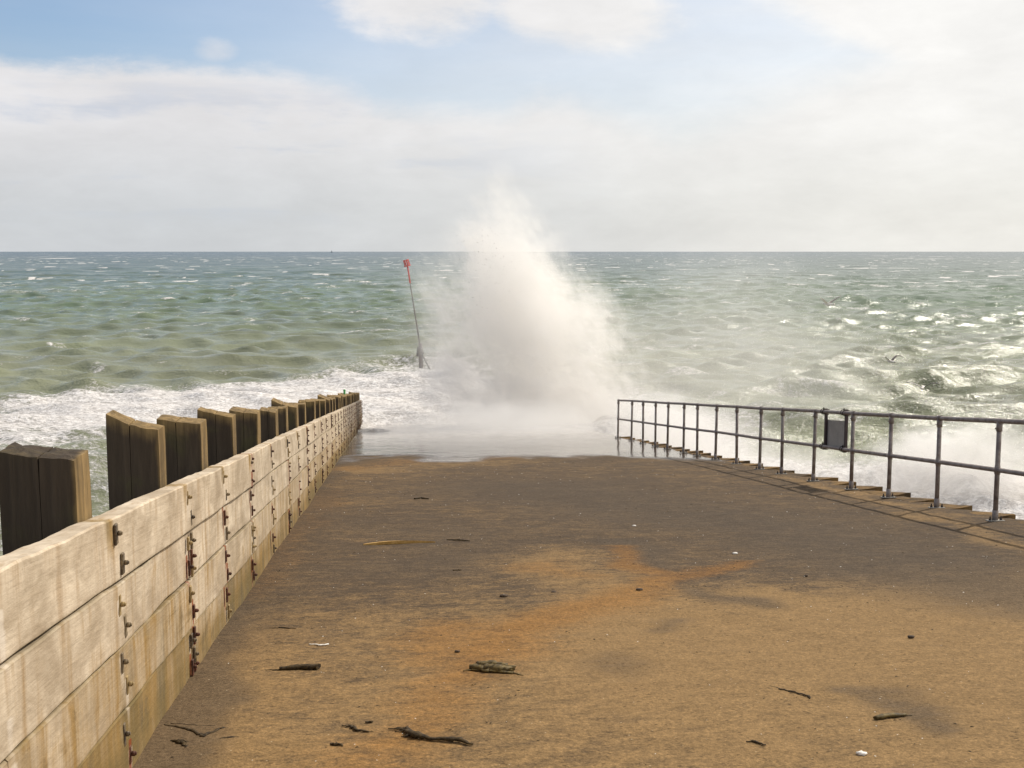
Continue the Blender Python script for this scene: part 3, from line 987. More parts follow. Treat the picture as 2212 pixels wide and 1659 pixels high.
def build_sign():
    y0, y1 = 15.42, 16.28
    ym = (y0 + y1) / 2
    root = empty('railing_sign', (RX + 0.04, ym, rz(ym) + 0.55))
    tag(root, 'blank grey back of a sign board clamped to the railing on two dark uprights', 'sign')
    bm = bmesh.new()
    X0 = RX + 0.034
    box(bm, X0 + 0.012, X0 + 0.022, y0 + 0.05, y1 - 0.05, 0.555, 0.945, 0.002)
    child('board', bm, M['panel'], root)
    for yy in (y0, y1 - 0.11):
        bm = bmesh.new()
        box(bm, X0, X0 + 0.010, yy, yy + 0.11, 0.50, 1.10, 0.002)
        box(bm, X0 - 0.022, X0, yy + 0.002, yy + 0.012, 0.575, 1.03, 0.001)
        up = child('upright', bm, M['bracket'], root)
        for h in (1.065, 0.545):
            bm = bmesh.new()
            c = Vector((RX, yy + 0.055, rz(yy + 0.055) + h))
            for oy in (-0.035, 0.035):
                pts = [c + Vector((0.07, oy, 0.036))] + [c + Vector((math.cos(a) * 0.034, oy, math.sin(a) * 0.036)) for a in np.linspace(math.pi / 2, 3 * math.pi / 2, 9)] + [c + Vector((0.07, oy, -0.036))]
                polytube(bm, pts, [0.006] * len(pts), 6)
            tube(bm, c + Vector((0.0, 0.0, 0.03)), c + Vector((0.0, 0.0, 0.065)), 0.010, 0.008, 6)
            child('clip', bm, M['nut'], up)


build_sign()


# ------------------------------------------------------------------ the beacon on the outfall
def build_beacon():
    y = 66.0
    bx = at_y(909, 790, y)
    tp = at_y(879, 575, y)
    root = empty('beacon', (bx[0], y, SEA - 0.5))
    tag(root, 'slender leaning beacon pole with a red can topmark rising from the surf', 'beacon')
    def P_(px, py): return Vector(at_y(px, py, y))
    bm = bmesh.new(); tube(bm, P_(910, 800), P_(908, 742), 0.13, 0.11, 10); child('stump', bm, M['stump'], root)
    bm = bmesh.new(); tube(bm, P_(930, 800) + Vector((0, -0.4, 0)), P_(908, 758), 0.045, 0.045, 8); child('brace', bm, M['pole'], root)
    bm = bmesh.new()
    a, b = P_(906, 770), P_(908, 750)
    tube(bm, a, b, 0.20, 0.16, 8)
    c = P_(916, 762); tube(bm, P_(906, 762), c, 0.07, 0.06, 8)
    child('clamp', bm, M['pole'], root)
    bm = bmesh.new(); tube(bm, P_(907, 745), P_(886, 612), 0.045, 0.028, 8); child('pole', bm, M['pole'], root)
    bm = bmesh.new(); tube(bm, P_(886, 612), P_(880, 572), 0.045, 0.042, 8); child('upper_pole', bm, M['red'], root)
    # can topmark: an open cage of vertical slats between two hoops
    lo, hi = P_(880.2, 574.5), P_(876.6, 562)
    ax = (hi - lo).normalized()
    s = ax.cross(Vector((0, 1, 0))).normalized(); u = s.cross(ax)
    cage = bmesh.new()
    n = 9
    r = 0.16
    for i in range(n):
        a0 = 2 * math.pi * (i + 0.18) / n; a1 = 2 * math.pi * (i + 0.82) / n
        vs = []
        for rr_ in (r, r - 0.02):
            for (aa, hh) in ((a0, lo), (a1, lo), (a1, hi), (a0, hi)):
                vs.append(cage.verts.new(hh + (s * math.cos(aa) + u * math.sin(aa)) * rr_ * (1.12 if hh is lo else 0.95)))
        for f_ in ((0, 1, 2, 3), (7, 6, 5, 4), (0, 4, 5, 1), (1, 5, 6, 2), (2, 6, 7, 3), (3, 7, 4, 0)):
            cage.faces.new([vs[j] for j in f_])
    tm = child('topmark', cage, M['red'], root)
    for hh, sc in ((lo, 1.14), (hi, 0.98)):
        bm = bmesh.new()
        pts = [hh + (s * math.cos(a) + u * math.sin(a)) * r * sc for a in np.linspace(0, 2 * math.pi, 17)]
        polytube(bm, pts, [0.022] * len(pts), 6)
        child('hoop', bm, M['red'], tm)


build_beacon()


# ------------------------------------------------------------------ gulls and a distant boat
def build_gull(px, py, dist, span, tip_l, tip_r, label, heading=0.0, bank=0.0):
    c = Vector(at_y(px, py, dist))
    root = empty('gull', c)
    tag(root, label, 'gull', 'gulls gliding over the waves')
    bm = bmesh.new()
    s = span / 1.2
    L = 0.27 * s
    q = Matrix.Rotation(heading, 3, 'Z')
    def T(v): return c + q @ (Vector(v) * s)
    pts = [T((0, t * 0.27, h)) for t, h in ((-1.0, 0.0), (-0.75, -0.005), (-0.35, -0.012), (0.1, -0.008), (0.5, 0.006), (0.72, 0.018), (0.9, 0.016), (1.0, 0.008), (1.18, 0.0))]
    polytube(bm, pts, [v * s for v in (0.045, 0.030, 0.055, 0.068, 0.052, 0.036, 0.036, 0.018, 0.004)], 10)
    child('body', bm, M['gull'], root, True)
    for sd_, tip in ((-1, tip_l), (1, tip_r)):
        bm = bmesh.new()
        secs = [(0.03, 0.0, 0.15, 0.02), (0.16, tip[0] * 0.5, 0.17, 0.05), (0.30, tip[0], 0.14, 0.05), (0.45, (tip[0] + tip[1]) * 0.52, 0.10, -0.01), (0.60, tip[1], 0.02, -0.08)]
        rings = []
        for (x, z, ch, oy) in secs:
            rings.append([bm.verts.new(T((sd_ * x, oy + ch / 2, z))), bm.verts.new(T((sd_ * x, oy, z + 0.018))), bm.verts.new(T((sd_ * x, oy - ch / 2, z))), bm.verts.new(T((sd_ * x, oy, z - 0.008)))])
        for a, b in zip(rings, rings[1:]):
            for i in range(4):
                j = (i + 1) % 4
                bm.faces.new((a[i], a[j], b[j], b[i]))
        bm.faces.new(rings[0]); bm.faces.new(rings[-1])
        bmesh.ops.recalc_face_normals(bm, faces=bm.faces)
        child('wing', bm, M['gull'] if sd_ < 0 else M['gullgrey'], root, True)


build_gull(1790, 657, 60, 1.7, (0.20, 0.24), (0.12, 0.30), 'gull gliding highest above the sea, wings raised in a wide V', 0.5)
build_gull(1925, 781, 56, 1.4, (0.22, 0.20), (0.24, 0.22), 'gull low over the waves with both wings bent upwards, in the middle of the three', 0.3)
build_gull(1993, 838, 46, 1.3, (0.14, 0.20), (0.20, 0.20), 'gull skimming lowest over the breaking crest above the railing', -0.6)

bp = Vector(at_y(717, 543.2, 7000.0)); bp.z = SEA
bo = empty('sailing_boat', bp)
tag(bo, 'tiny grey sailing boat far out on the horizon', 'boat')
bm = bmesh.new()
polytube(bm, [bp + Vector((x, 0, 0.9 + 0.004 * x * x)) for x in (-7, -5, -1, 3, 6, 8)], [0.6, 1.5, 1.9, 1.7, 1.0, 0.1], 8)
child('hull', bm, M['sail'], bo)
bm = bmesh.new(); tube(bm, bp + Vector((0, 0, 1)), bp + Vector((0, 0, 15)), 0.35, 0.2, 6); child('mast', bm, M['sail'], bo)
bm = bmesh.new()
vs = [bm.verts.new(bp + Vector(v)) for v in ((-0.3, -0.06, 2.6), (-5.5, -0.06, 2.8), (-0.3, -0.06, 14), (-0.3, 0.06, 2.6), (-5.5, 0.06, 2.8), (-0.3, 0.06, 14))]
for f_ in ((0, 1, 2), (5, 4, 3), (0, 3, 4, 1), (1, 4, 5, 2), (2, 5, 3, 0)): bm.faces.new([vs[i] for i in f_])
child('sail', bm, M['sail'], bo)


# ------------------------------------------------------------------ things washed up on the slipway
def strand(bm, pts2212, rads, squash=0.6, lift=0.004, jit=0.006, sub=6, rr=random.Random(2)):
    P_ = [Vector(on_ramp(*p)) for p in pts2212]
    pts, rd = [], []
    for i in range(len(P_) - 1):
        for s in range(sub):
            t = s / sub
            pts.append(P_[i].lerp(P_[i + 1], t)); rd.append(rads[i] * (1 - t) + rads[i + 1] * t)
    pts.append(P_[-1]); rd.append(rads[-1])
    pts = [p + Vector((rr.uniform(-jit, jit), rr.uniform(-jit, jit), lift + r * squash)) for p, r in zip(pts, rd)]
    rd = [r * rr.uniform(0.8, 1.2) for r in rd]
    polytube(bm, pts, rd, 7, squash)


def washed(name, label, cat, strands, m_, group=None):
    c = on_ramp(*strands[0][0][0])
    bm = bmesh.new()
    for s in strands:
        strand(bm, *s)
    bmesh.ops.translate(bm, verts=bm.verts, vec=-Vector(c))
    me = bpy.data.meshes.new(name); bm.to_mesh(me); bm.free()
    o = link(name, me, M[m_])
    o.location = c
    return tag(o, label, cat, group)


GW = 'scraps washed up on the slipway'
washed('driftwood_stick', 'dark straight driftwood stick with a thin tail lying near the plank wall', 'driftwood',
       [([(570, 1450), (606, 1449)], [0.003, 0.006]), ([(606, 1449), (640, 1447), (690, 1447)], [0.014, 0.020, 0.022]), ([(588, 1451), (612, 1448)], [0.003, 0.006])], 'weed', GW)
washed('bark_chunk', 'thick olive brown chunk of bark and weed, the biggest scrap on the slipway', 'bark',
       [([(1018, 1447), (1050, 1449), (1080, 1451), (1108, 1452)], [0.020, 0.030, 0.032, 0.024], 0.55, 0.004, 0.012), ([(1016, 1444), (1040, 1441), (1075, 1443), (1112, 1445)], [0.010, 0.022, 0.018, 0.010], 0.6, 0.010, 0.012), ([(1022, 1450), (1060, 1453), (1104, 1456)], [0.006, 0.016, 0.008], 0.6, 0.004, 0.010), ([(1000, 1451), (1020, 1449)], [0.003, 0.006]),
        ([(1105, 1454), (1128, 1461)], [0.006, 0.003]), ([(1050, 1438), (1095, 1441)], [0.012, 0.014])], 'kelp', GW)
washed('seaweed_frond', 'long ragged dark seaweed frond with a forked end in the foreground', 'seaweed',
       [([(838, 1577), (870, 1579), (893, 1594), (930, 1600), (985, 1602), (1020, 1610)], [0.003, 0.007, 0.022, 0.010, 0.015, 0.006]),
        ([(848, 1575), (880, 1576), (896, 1590)], [0.002, 0.008, 0.012]), ([(852, 1583), (880, 1582), (893, 1592)], [0.003, 0.008, 0.014]), ([(868, 1594), (890, 1590)], [0.003, 0.012])], 'weed', GW)
washed('seaweed_strip', 'thin bent brown seaweed strip with a curled tip near the plank wall', 'seaweed',
       [([(355, 1568), (395, 1576), (432, 1590), (440, 1595), (475, 1578), (492, 1574)], [0.003, 0.007, 0.009, 0.010, 0.008, 0.003]), ([(372, 1565), (420, 1570), (470, 1572)], [0.003, 0.004, 0.003])], 'weed', GW)
washed('driftwood_twig', 'thin tapered dark twig beside the bent seaweed strip', 'driftwood',
       [([(458, 1603), (495, 1598), (540, 1592)], [0.003, 0.009, 0.003])], 'weed', GW)
washed('seaweed_clump', 'small ragged tuft of dark weed between wall and bent strip', 'seaweed',
       [([(370, 1602), (390, 1606), (402, 1618)], [0.003, 0.014, 0.004]), ([(400, 1602), (388, 1609), (380, 1604)], [0.003, 0.012, 0.004]), ([(406, 1606), (392, 1608)], [0.004, 0.012])], 'weed', GW)
washed('seaweed_scrap', 'short kinked scrap of weed left of the forked seaweed frond', 'seaweed',
       [([(738, 1570), (758, 1572), (772, 1580), (795, 1583)], [0.003, 0.006, 0.009, 0.004]), ([(752, 1567), (765, 1574)], [0.002, 0.006])], 'weed', GW)
washed('weed_fragment', 'tiny dark fragment beside the kinked weed scrap', 'seaweed', [([(788, 1564), (804, 1562)], [0.007, 0.005])], 'weed', GW)
washed('seaweed_bit', 'small flat dark bit of weed nearest the bottom of the slipway view', 'seaweed', [([(714, 1611), (728, 1612), (742, 1613)], [0.006, 0.009, 0.003])], 'weed', GW)
washed('driftwood_piece', 'short olive stick lying alone on the sand towards the railing side', 'driftwood',
       [([(1892, 1556), (1925, 1551), (1955, 1548)], [0.014, 0.016, 0.009]), ([(1945, 1549), (1972, 1546)], [0.006, 0.002])], 'kelp', GW)
washed('seaweed_ribbon', 'faint brown ribbon of weed on pale sand', 'seaweed',
       [([(1662, 1483), (1690, 1493), (1720, 1496)], [0.002, 0.006, 0.003]), ([(1705, 1497), (1745, 1505), (1750, 1511)], [0.003, 0.006, 0.003])], 'weed', GW)
washed('seaweed_curl', 'small curved sliver of weed low on the sandy part', 'seaweed', [([(1612, 1604), (1630, 1605), (1655, 1613)], [0.002, 0.007, 0.004])], 'weed', GW)
washed('bark_sliver', 'small dark sliver in front of the railing shadow, nearest the wet part', 'driftwood', [([(896, 1079), (910, 1077), (926, 1079)], [0.014, 0.018, 0.010])], 'weed', GW)
washed('twig', 'fine dark twig just up the slope from the white shard', 'driftwood', [([(580, 1359), (610, 1358), (640, 1360)], [0.002, 0.006, 0.003])], 'weed', GW)
washed('white_shard', 'curved white plastic-looking shard on the slipway', 'shard', [([(668, 1394), (690, 1396), (708, 1394)], [0.005, 0.007, 0.006])], 'chip', GW)
washed('short_twig', 'short dark twig in the middle of the slipway below the split reed', 'driftwood', [([(978, 1234), (996, 1233)], [0.008, 0.008])], 'weed', GW)
for (px, py, r, m_, lb) in ((1088, 1290, 0.022, 'stone', 'flat dark pebble on the brown middle of the slipway'), (1196, 1281, 0.016, 'stone', 'small dark pebble beside the orange stain'), (1382, 1276, 0.020, 'stone', 'dark pebble with a pale chip at the orange stain'),
                         (1968, 1378, 0.016, 'stone', 'lone dark pebble towards the railing side'), (1741, 1245, 0.014, 'stone', 'small dark pebble on the grey part below the railing shadow'), (1370, 1137, 0.016, 'chip', 'white shell chip on the dark grey part'),
                         (1588, 1197, 0.018, 'chip', 'flat white shell chip above the orange streak'), (1860, 1631, 0.016, 'chip', 'pale broken shell lowest on the sand'), (988, 1409, 0.012, 'stone', 'small dark pebble up the slope from the bark chunk')):
    c = on_ramp(px, py)
    bm = bmesh.new()
    bmesh.ops.create_icosphere(bm, subdivisions=2, radius=r)
    for v in bm.verts:
        n_ = v.co.normalized()
        v.co *= 1 + 0.25 * math.sin(n_.x * 5 + px) * math.cos(n_.y * 4 + py)
        v.co.z = v.co.z * 0.55; v.co.x *= 1.35
        v.co.z += r * 0.42
    nm = 'pebble' if m_ == 'stone' else 'shell_chip'
    me = bpy.data.meshes.new(nm); bm.to_mesh(me); bm.free()
    o = link(nm, me, M[m_], None, True); o.location = c
    tag(o, lb, 'pebble' if m_ == 'stone' else 'shell')
# the split reed
c = on_ramp(785, 1177)
bm = bmesh.new()
up, lo_ = [], []
for t in np.linspace(0, 1, 15):
    P_ = Vector(on_ramp(785 + 155 * t, 1177 - 6 * t)) - Vector(c)
    w = 0.085 * math.sin(math.pi * min(1, t * 1.15 + 0.02)) ** 0.8 + 0.006
    z = 0.012 + 0.02 * math.sin(math.pi * t)
    up.append((bm.verts.new(P_ + Vector((0, w, 0.006))), bm.verts.new(P_ + Vector((0, -0.02, z)))))
    lo_.append((bm.verts.new(P_ + Vector((0, w, 0.001))), bm.verts.new(P_ + Vector((0, -0.02, 0.001)))))
for i in range(14):
    bm.faces.new((up[i][0], up[i][1], up[i + 1][1], up[i + 1][0]))
    bm.faces.new((up[i][1], lo_[i][1], lo_[i + 1][1], up[i + 1][1]))
    bm.faces.new((up[i][0], up[i + 1][0], lo_[i + 1][0], lo_[i][0]))
bmesh.ops.recalc_face_normals(bm, faces=bm.faces)
me = bpy.data.meshes.new('split_reed'); bm.to_mesh(me); bm.free()
o = link('split_reed', me, M['reed']); o.location = c
tag(o, 'pale split reed lying flat across the slipway with a dark lower edge', 'reed')
washed('dark_reed', 'thin dark reed in line with the pale split reed', 'reed', [([(966, 1167), (992, 1169), (1016, 1170)], [0.006, 0.014, 0.006])], 'weed')


def scatter(name, label, n, m_, rlo, rhi, ylo, yhi, seed):
    r_ = np.random.default_rng(seed)
    y = ylo * (yhi / ylo) ** r_.random(n); x = r_.uniform(-0.95, 6.35, n)
    s = r_.uniform(rlo, rhi, n) * (0.6 + 0.4 * y / 6)
    a = r_.uniform(0, 6.28, n)
    base = np.array([(1, 0, 0), (-0.4, 0.5, 0), (-0.6, -0.45, 0), (0.05, 0, 0.5)])
    V = []
    for i in range(n):
        b = base * s[i] * np.array([1.3, 0.7, 1.0])
        c_, s_ = math.cos(a[i]), math.sin(a[i])
        V.append(np.stack([b[:, 0] * c_ - b[:, 1] * s_ + x[i], b[:, 0] * s_ + b[:, 1] * c_ + y[i], b[:, 2] + rz(y[i]) + 0.004], 1))
    V = np.concatenate(V)
    F = np.concatenate([np.array([(0, 1, 3), (1, 2, 3), (2, 0, 3)]) + 4 * i for i in range(n)])
    o = link(name, soup(name, V, F), M[m_])
    tag(o, label, 'grit', kind='stuff')


scatter('shell_grit', 'white shell grit strewn over the slipway', 700, 'chip', 0.0022, 0.0055, 3.5, 22, 4)
scatter('dark_grit', 'dark scraps of weed and grit strewn over the slipway', 700, 'weed', 0.004, 0.011, 3.5, 22, 5)


# ------------------------------------------------------------------ the sea
def build_sea():
    r = [13.0]
    while r[-1] < 32000:
        q = r[-1]
        dr = 0.16 + max(0, q - 40) * 0.0042 if q < 300 else (1.25 * (q / 300) ** 1.25)
        r.append(q + dr)
    r = np.array(r)
    th = np.concatenate([np.arange(-75, -29, 2.5), np.arange(-29, 29, 0.085), np.arange(29, 76, 2.5)])
    th = np.radians(th) + YAW
    Rg, Tg = np.meshgrid(r, th, indexing='ij')
    X, Y = Rg * np.sin(Tg), Rg * np.cos(Tg)
    drl = np.gradient(r)[:, None] * np.ones_like(X)
    dtl = Rg * np.radians(0.085)
    res = np.maximum(drl, dtl * 1.0)
    Z = np.zeros_like(X); DX = np.zeros_like(X); DY = np.zeros_like(X); J = np.zeros_like(X)
    w = np.random.default_rng(23)
    comps = []
    for i in range(5): comps.append((w.uniform(15, 30), w.uniform(0.05, 0.10), w.normal(0, 14)))
    for i in range(14): comps.append((w.uniform(3.8, 10), w.uniform(0.032, 0.060), w.normal(0, 20)))
    for i in range(34):
        L = w.uniform(0.7, 3.6); comps.append((L, L * w.uniform(0.009, 0.0145), w.normal(0, 27)))
    env = (0.62 + 0.62 * fbm(X / 26, Y / 20, 3, 77)) * (1 - 0.18 * sstep(Y, 110, 60))            # wave groups
    for (L, A, ang) in comps:
        k = 2 * np.pi / L
        a = np.radians(ang + 6)
        kx, ky = -math.sin(a) * k, -math.cos(a) * k
        ph = kx * X + ky * Y + w.uniform(0, 6.28)
        fade = np.clip(L / (res * 2.6) - 0.6, 0, 1)
        e = env if L < 12 else 1.0
        am = A * fade * e
        c, s = np.cos(ph), np.sin(ph)
        Z += am * c
        q = 0.6
        DX -= q * am * s * kx / k; DY -= q * am * s * ky / k
        J += q * am * k * c
    shoal = 1 + 0.35 * sstep(Y, 75, 50)
    Z = Z * shoal
    # --- foam
    n_lo = fbm(X / 9, Y / 6, 4, 101); n_mid = fbm(X / 2.2, Y / 1.5, 4, 103)
    caps = sstep(J * 0.8 + Z * 0.55 + (fbm(X / 14, Y / 8, 3, 107) - 0.5) * 0.9, 0.72, 1.05) * 0.85
    far = sstep(Rg, 140, 300)
    capf = sstep(fbm(X / 7, Y / 5.0, 5, 109) + (n_lo - 0.5) * 0.25, 0.70, 0.78) * 0.7 * far * sstep(Rg, 2500, 900)
    capff = sstep(fbm(X / 60, Y / 40, 4, 113), 0.74, 0.80) * 0.6 * sstep(Rg, 700, 1200)
    # surf sweeping in past the breastwork (seen behind the piles)
    edge_y = 57 + 0.95 * (X + 10) + (n_lo - 0.5) * 16
    edge_y = np.where(X > -2, np.minimum(edge_y, 70 + (n_lo - 0.5) * 8), edge_y)
    surf = sstep(edge_y - Y, -6.0, 5.0) * sstep(X, 7.5, 3.0)
    core = np.exp(-(((Y - (50 + 0.9 * (X + 8))) / 9) ** 2))
    surf_v = surf * (0.40 + 0.34 * core + (n_lo - 0.5) * 0.7 + (n_mid - 0.5) * 0.35) * np.where(Y < 40, 0.85, 1.0)
    # white water round the plume, along the slipway's side and where the next sea breaks
    def blob(cx, cy, rx, ry): return np.exp(-(((X - cx) / rx) ** 2 + ((Y - cy) / ry) ** 2))
    rt = 1.15 * blob(4, 47, 7, 9) + 1.1 * blob(0.3, 45.5, 3.0, 5.0) + 1.1 * blob(8.5, 36, 2.6, 12) + 1.15 * blob(14.5, 29, 4.2, 4.2) + 0.9 * blob(10.5, 27, 3.5, 5) + 0.42 * blob(2, 64, 6, 6)
    rt = rt * (0.72 + 0.55 * n_mid)
    lace = sstep(fbm(X / 3.2, Y / 1.1, 5, 131) + (n_lo - 0.5) * 0.5, 0.67, 0.83) * 0.36 * sstep(Rg, 420, 200)
    foam = np.clip(np.maximum.reduce([lace, caps, capf, capff, surf_v, np.clip(rt, 0, 1)]), 0, 1)
    lump = np.clip(np.maximum(surf_v * 0.8, np.clip(rt, 0, 1.2)), 0, 1)
    Z *= 1 - 0.45 * np.clip(lump, 0, 1)
    Z += lump * sstep(X, 7, 8) * ((fbm(X / 1.4, Y / 1.0, 5, 141) - 0.5) * 1.1)
    Z += lump * ((n_mid - 0.5) * 0.14 + (fbm(X / 0.7, Y / 0.5, 3, 121) - 0.5) * 0.09) - 0.25 * blob(3, 44, 5, 4)
    Z += 0.45 * blob(14.8, 29.5, 3.2, 1.6) + 0.2 * blob(10, 31, 2.5, 2)
    me = grid_mesh('sea', X + DX, Y + DY, SEA + Z, dict(foam=foam))
    o = link('sea', me, M['sea'])
    tag(o, 'choppy green sea with foam and sun glitter', 'sea', kind='structure')


build_sea()


# ------------------------------------------------------------------ spray
# outline of the thrown plume: (height above the sea level, left edge x, right edge x) at y = 43
PY = 43.0
prof = []
for (py, l, r_) in ((396, 1042, 1112), (430, 1012, 1148), (480, 985, 1180), (540, 968, 1205), (600, 962, 1240), (660, 960, 1298), (720, 965, 1342), (790, 970, 1368), (860, 985, 1384), (940, 1005, 1392)):
    a, b = at_y(l, py, PY), at_y(r_, py, PY)
    prof.append((a[2] - SEA, a[0], b[0]))
prof.sort()


def volume_box(name, label, x0, x1, y0, y1, z0, z1, density, color=(0.98, 0.965, 0.945), aniso=0.1):
    bm = bmesh.new()
    box(bm, x0, x1, y0, y1, z0, z1, 0, shear=False)
    bmesh.ops.recalc_face_normals(bm, faces=bm.faces)
    me = bpy.data.meshes.new(name); bm.to_mesh(me); bm.free()
    m, g = mat(name)
    P = g.obj()
    dn = density(g, P)
    v = g.n('ShaderNodeVolumePrincipled')
    g.put(v.inputs['Color'], color)
    g.put(v.inputs['Density'], dn)
    v.inputs['Anisotropy'].default_value = aniso
    g.out(None, v.outputs[0])
    o = link(name, me, m)
    tag(o, label, 'spray', kind='stuff')
    return o


def plume_density(g, P):
    x, y, z = g.xyz(P)
    h = z - SEA
    n1 = g.noise(g.vec(x + h * 0.25, y, h * 0.75), 0.42, 6, 0.62, 0.5)
    n2 = g.noise(g.vec(x * 1.2 + h * 0.5, y, h * 0.9 + 7.0), 1.7, 6, 0.7, 0.3)
    n3 = g.noise(g.vec(x + h * 0.4, y, h * 0.8 + 2.0), 5.0, 4, 0.7, 0.2)
    l = g.curve(h, [(a, b) for a, b, c in prof])
    r_ = g.curve(h, [(a, c) for a, b, c in prof])
    cx = (l + r_) * 0.5
    hw = ((r_ - l) * 0.5).max(0.3)
    u = (x - cx) / hw
    wd = hw * 0.75 + 0.5
    v = (y - PY) / wd
    e = g.m('SQRT', u * u + v * v)
    soft = g.smooth(u, 0.6, -1.2, 0.7, 1.7)               # ragged and thin to leeward, crisp on the other side
    body = g.smooth((1.36 - e) + (n1 - 0.5) * soft * 1.9 + (n2 - 0.5) * 1.6 + (n3 - 0.5) * 0.9, -0.05, 1.0) * g.smooth(h + (n1 - 0.5) * 2.5, 10.7, 8.2)
    d1 = body.pow(1.4) * (0.10 + 0.80 * g.smooth(n1 + (n2 - 0.5) * 0.9 + (n3 - 0.5) * 0.5, 0.28, 0.66)) * g.smooth(h, 9.4, 5.5, 0.5, 1.0)
    # thin drift to leeward
    ex = ((x - (4.2 - h * 0.10)) / 4.1).pow(2.0) + ((y - PY) / 4.2).pow(2.0) + ((h - 3.2) / 5.6).pow(2.0)
    d2 = g.smooth(1.0 - ex + (n1 - 0.5) * 1.1 + (n2 - 0.5) * 0.6, 0.0, 1.0) * 0.11
    return (d1 + d2).max(0.0)


volume_box('spray_plume', 'tall white plume of spray thrown up where a wave hits the slipway', -3.6, 10.6, 38.6, 47.6, SEA - 0.3, 5.6, plume_density)


def drift_density(g, P):
    x, y, z = g.xyz(P)
    h = z - SEA
    n1 = g.noise(g.vec(x, y * 0.8, h), 0.35, 5, 0.6, 0.4)
    n2 = g.noise(g.vec(x, y, h * 0.8), 1.3, 5, 0.65, 0.3)
    ex = ((x - 13.0) / 7.0).pow(2.0) + ((y - 43) / 5.2).pow(2.0) + ((h - 1.6) / 6.0).pow(2.0)
    d1 = g.smooth(1.0 - ex + (n1 - 0.5) * 1.2 + (n2 - 0.5) * 0.5, 0.0, 1.0) * 0.08
    return d1


volume_box('spray_drift', 'thin spray drifting over the sea beyond the railing', 9.0, 20.5, 37.5, 48.5, SEA - 0.3, 3.4, drift_density)


def surf_density(g, P):
    x, y, z = g.xyz(P)
    h = z - SEA
    n1 = g.noise(g.vec(x, y * 0.9, h * 1.2), 0.55, 6, 0.63, 0.5)
    n2 = g.noise(g.vec(x, y, h), 2.2, 4, 0.65, 0.3)
    ex = ((x - 8.6) / 2.7).pow(2.0) + ((y - 33.0) / 9.5).pow(2.0) + ((h - 0.2) / 2.4).pow(2.0)
    a = g.smooth(1.0 - ex + (n1 - 0.5) * 1.6 + (n2 - 0.5) * 0.6, 0.1, 1.0) * 0.45
    ex2 = ((x - 15.2) / 3.4).pow(2.0) + ((y - 29.5) / 2.2).pow(2.0) + ((h - 0.4) / 1.7).pow(2.0)
    b = g.smooth(1.0 - ex2 + (n1 - 0.5) * 2.4 + (n2 - 0.5) * 1.5, 0.1, 0.9) * 1.0
    ex3 = ((x - 11.0) / 3.4).pow(2.0) + ((y - 30) / 3.5).pow(2.0) + ((h - 0.2) / 1.2).pow(2.0)
    c = g.smooth(1.0 - ex3 + (n1 - 0.5) * 1.8 + (n2 - 0.5) * 0.6, 0.15, 1.0) * 0.28
    return a.max(b).max(c)


volume_box('surf_spray', 'white spray off the surf breaking against the side of the slipway', 6.85, 19.0, 25.0, 42.5, SEA - 0.3, SEA + 3.0, surf_density)


def wash_density(g, P):
    x, y, z = g.xyz(P)
    h = z + y * SLOPE
    n1 = g.noise(g.vec(x, y * 0.6, h * 2.0), 0.6, 5, 0.62, 0.5)
    ex = ((x - 3.6) / 4.4).pow(2.0) + ((y - 37.0) / 5.0).pow(2.0) + (h / 1.3).pow(2.0)
    return g.smooth(1.0 - ex + (n1 - 0.5) * 1.3, 0.1, 1.0) * 0.30


volume_box('wash_mist', 'low white mist blowing across the wet foot of the slipway', -0.9, 6.8, 30.5, 42.0, SEA - 0.3, -2.2, wash_density)


# drops: nobody could count them
def drops(name, label, pts, rads, m_):
    n = len(pts)
    base = np.array([(1, 0, -0.4), (-0.5, 0.87, -0.4), (-0.5, -0.87, -0.4), (0, 0, 1.0)])
    A = RNG.uniform(0, 6.28, n)
    c_, s_ = np.cos(A)[:, None], np.sin(A)[:, None]
    bx, by, bz = base[:, 0][None], base[:, 1][None], base[:, 2][None]
    V = np.stack([bx * c_ - by * s_, bx * s_ + by * c_, np.repeat(bz, n, 0)], -1) * rads[:, None, None] + pts[:, None, :]
    F = (np.array([(0, 2, 1), (0, 1, 3), (1, 2, 3), (2, 0, 3)])[None] + 4 * np.arange(n)[:, None, None]).reshape(-1, 3)
    o = link(name, soup(name, V.reshape(-1, 3), F), M[m_])
    tag(o, label, 'spray', kind='stuff')


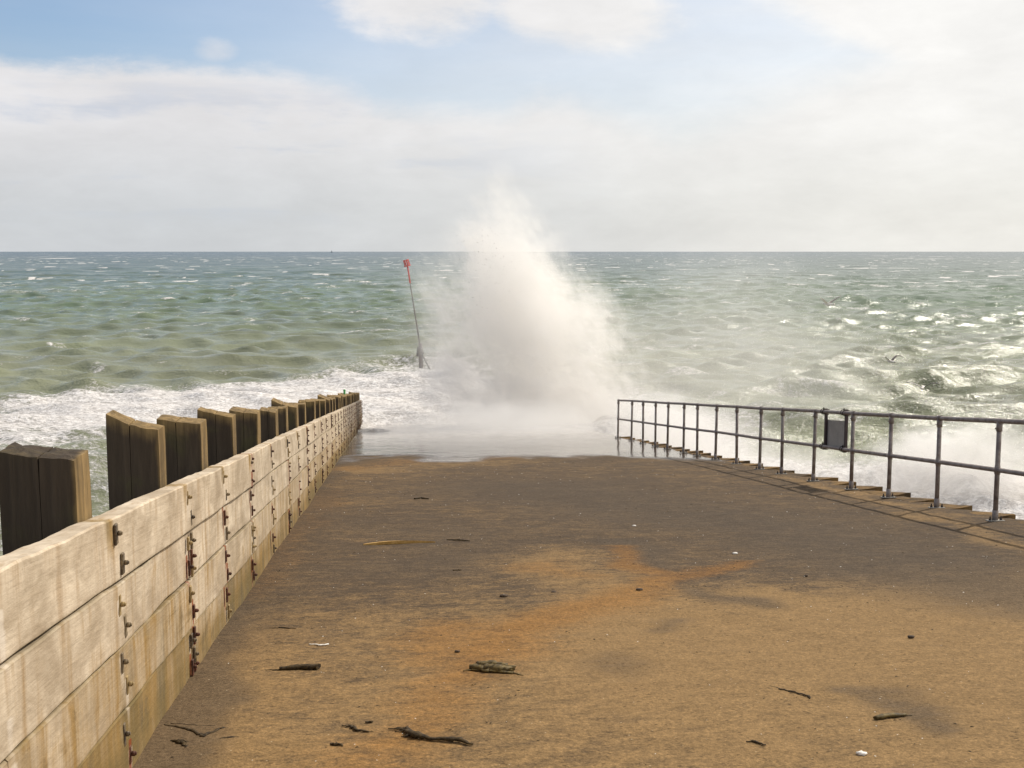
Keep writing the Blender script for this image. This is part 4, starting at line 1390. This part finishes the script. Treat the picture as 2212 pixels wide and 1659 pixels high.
def plume_points(n, spread):
    hs = np.array([p_[0] for p_ in prof]); ls = np.array([p_[1] for p_ in prof]); rs = np.array([p_[2] for p_ in prof])
    h = hs.max() * RNG.beta(1.0, 1.35, n) + np.abs(RNG.normal(0, 0.12, n))
    l, r_ = np.interp(h, hs, ls), np.interp(h, hs, rs)
    c, w = (l + r_) / 2, (r_ - l) / 2
    a = RNG.uniform(0, 2 * np.pi, n)
    rad = 0.45 + np.abs(RNG.normal(0, spread, n))
    u = np.cos(a) * rad
    x = c + u * np.maximum(w, 0.3) - np.where(u < -0.7, RNG.exponential(0.9, n), 0)
    y = PY + np.sin(a) * rad * (w * 0.75 + 0.5)
    return np.stack([x, y, SEA + h], 1)


pp = plume_points(26000, 0.36)
drops('spray_droplets', 'fine white droplets flying off the plume of spray', pp, RNG.uniform(0.006, 0.02, len(pp)) * RNG.uniform(0.5, 1.0, len(pp)) * np.clip(1.25 - (pp[:, 2] - SEA) / 11.0, 0.4, 1.0), 'drop')
n = 9000
dp = np.stack([RNG.normal(14, 3.4, n), RNG.normal(42, 4, n), SEA + np.abs(RNG.normal(1.5, 2.4, n))], 1)
drops('drift_droplets', 'fine droplets drifting over the sea beyond the railing', dp, RNG.uniform(0.006, 0.015, n), 'drop')
n = 2600
sp = np.concatenate([np.stack([RNG.normal(15, 1.8, n), RNG.normal(29.4, 1.1, n), SEA + 0.4 + np.abs(RNG.normal(0, 0.8, n))], 1),
                     np.stack([RNG.normal(9.2, 1.2, n), RNG.normal(32, 4, n), SEA + 0.3 + np.abs(RNG.normal(0, 0.9, n))], 1)])
drops('surf_droplets', 'white drops splashing up from the surf beside the slipway', sp, RNG.uniform(0.005, 0.018, len(sp)), 'drop')
n = 90
pc = np.stack([at_y(1, 1, PY)[0] * 0 + RNG.normal(3.55, 0.55, n), RNG.normal(PY - 2.2, 0.5, n), SEA + RNG.normal(6.0, 1.0, n)], 1)
drops('flung_shingle', 'dark shingle flung up inside the plume', pc, RNG.uniform(0.008, 0.018, n), 'stone')
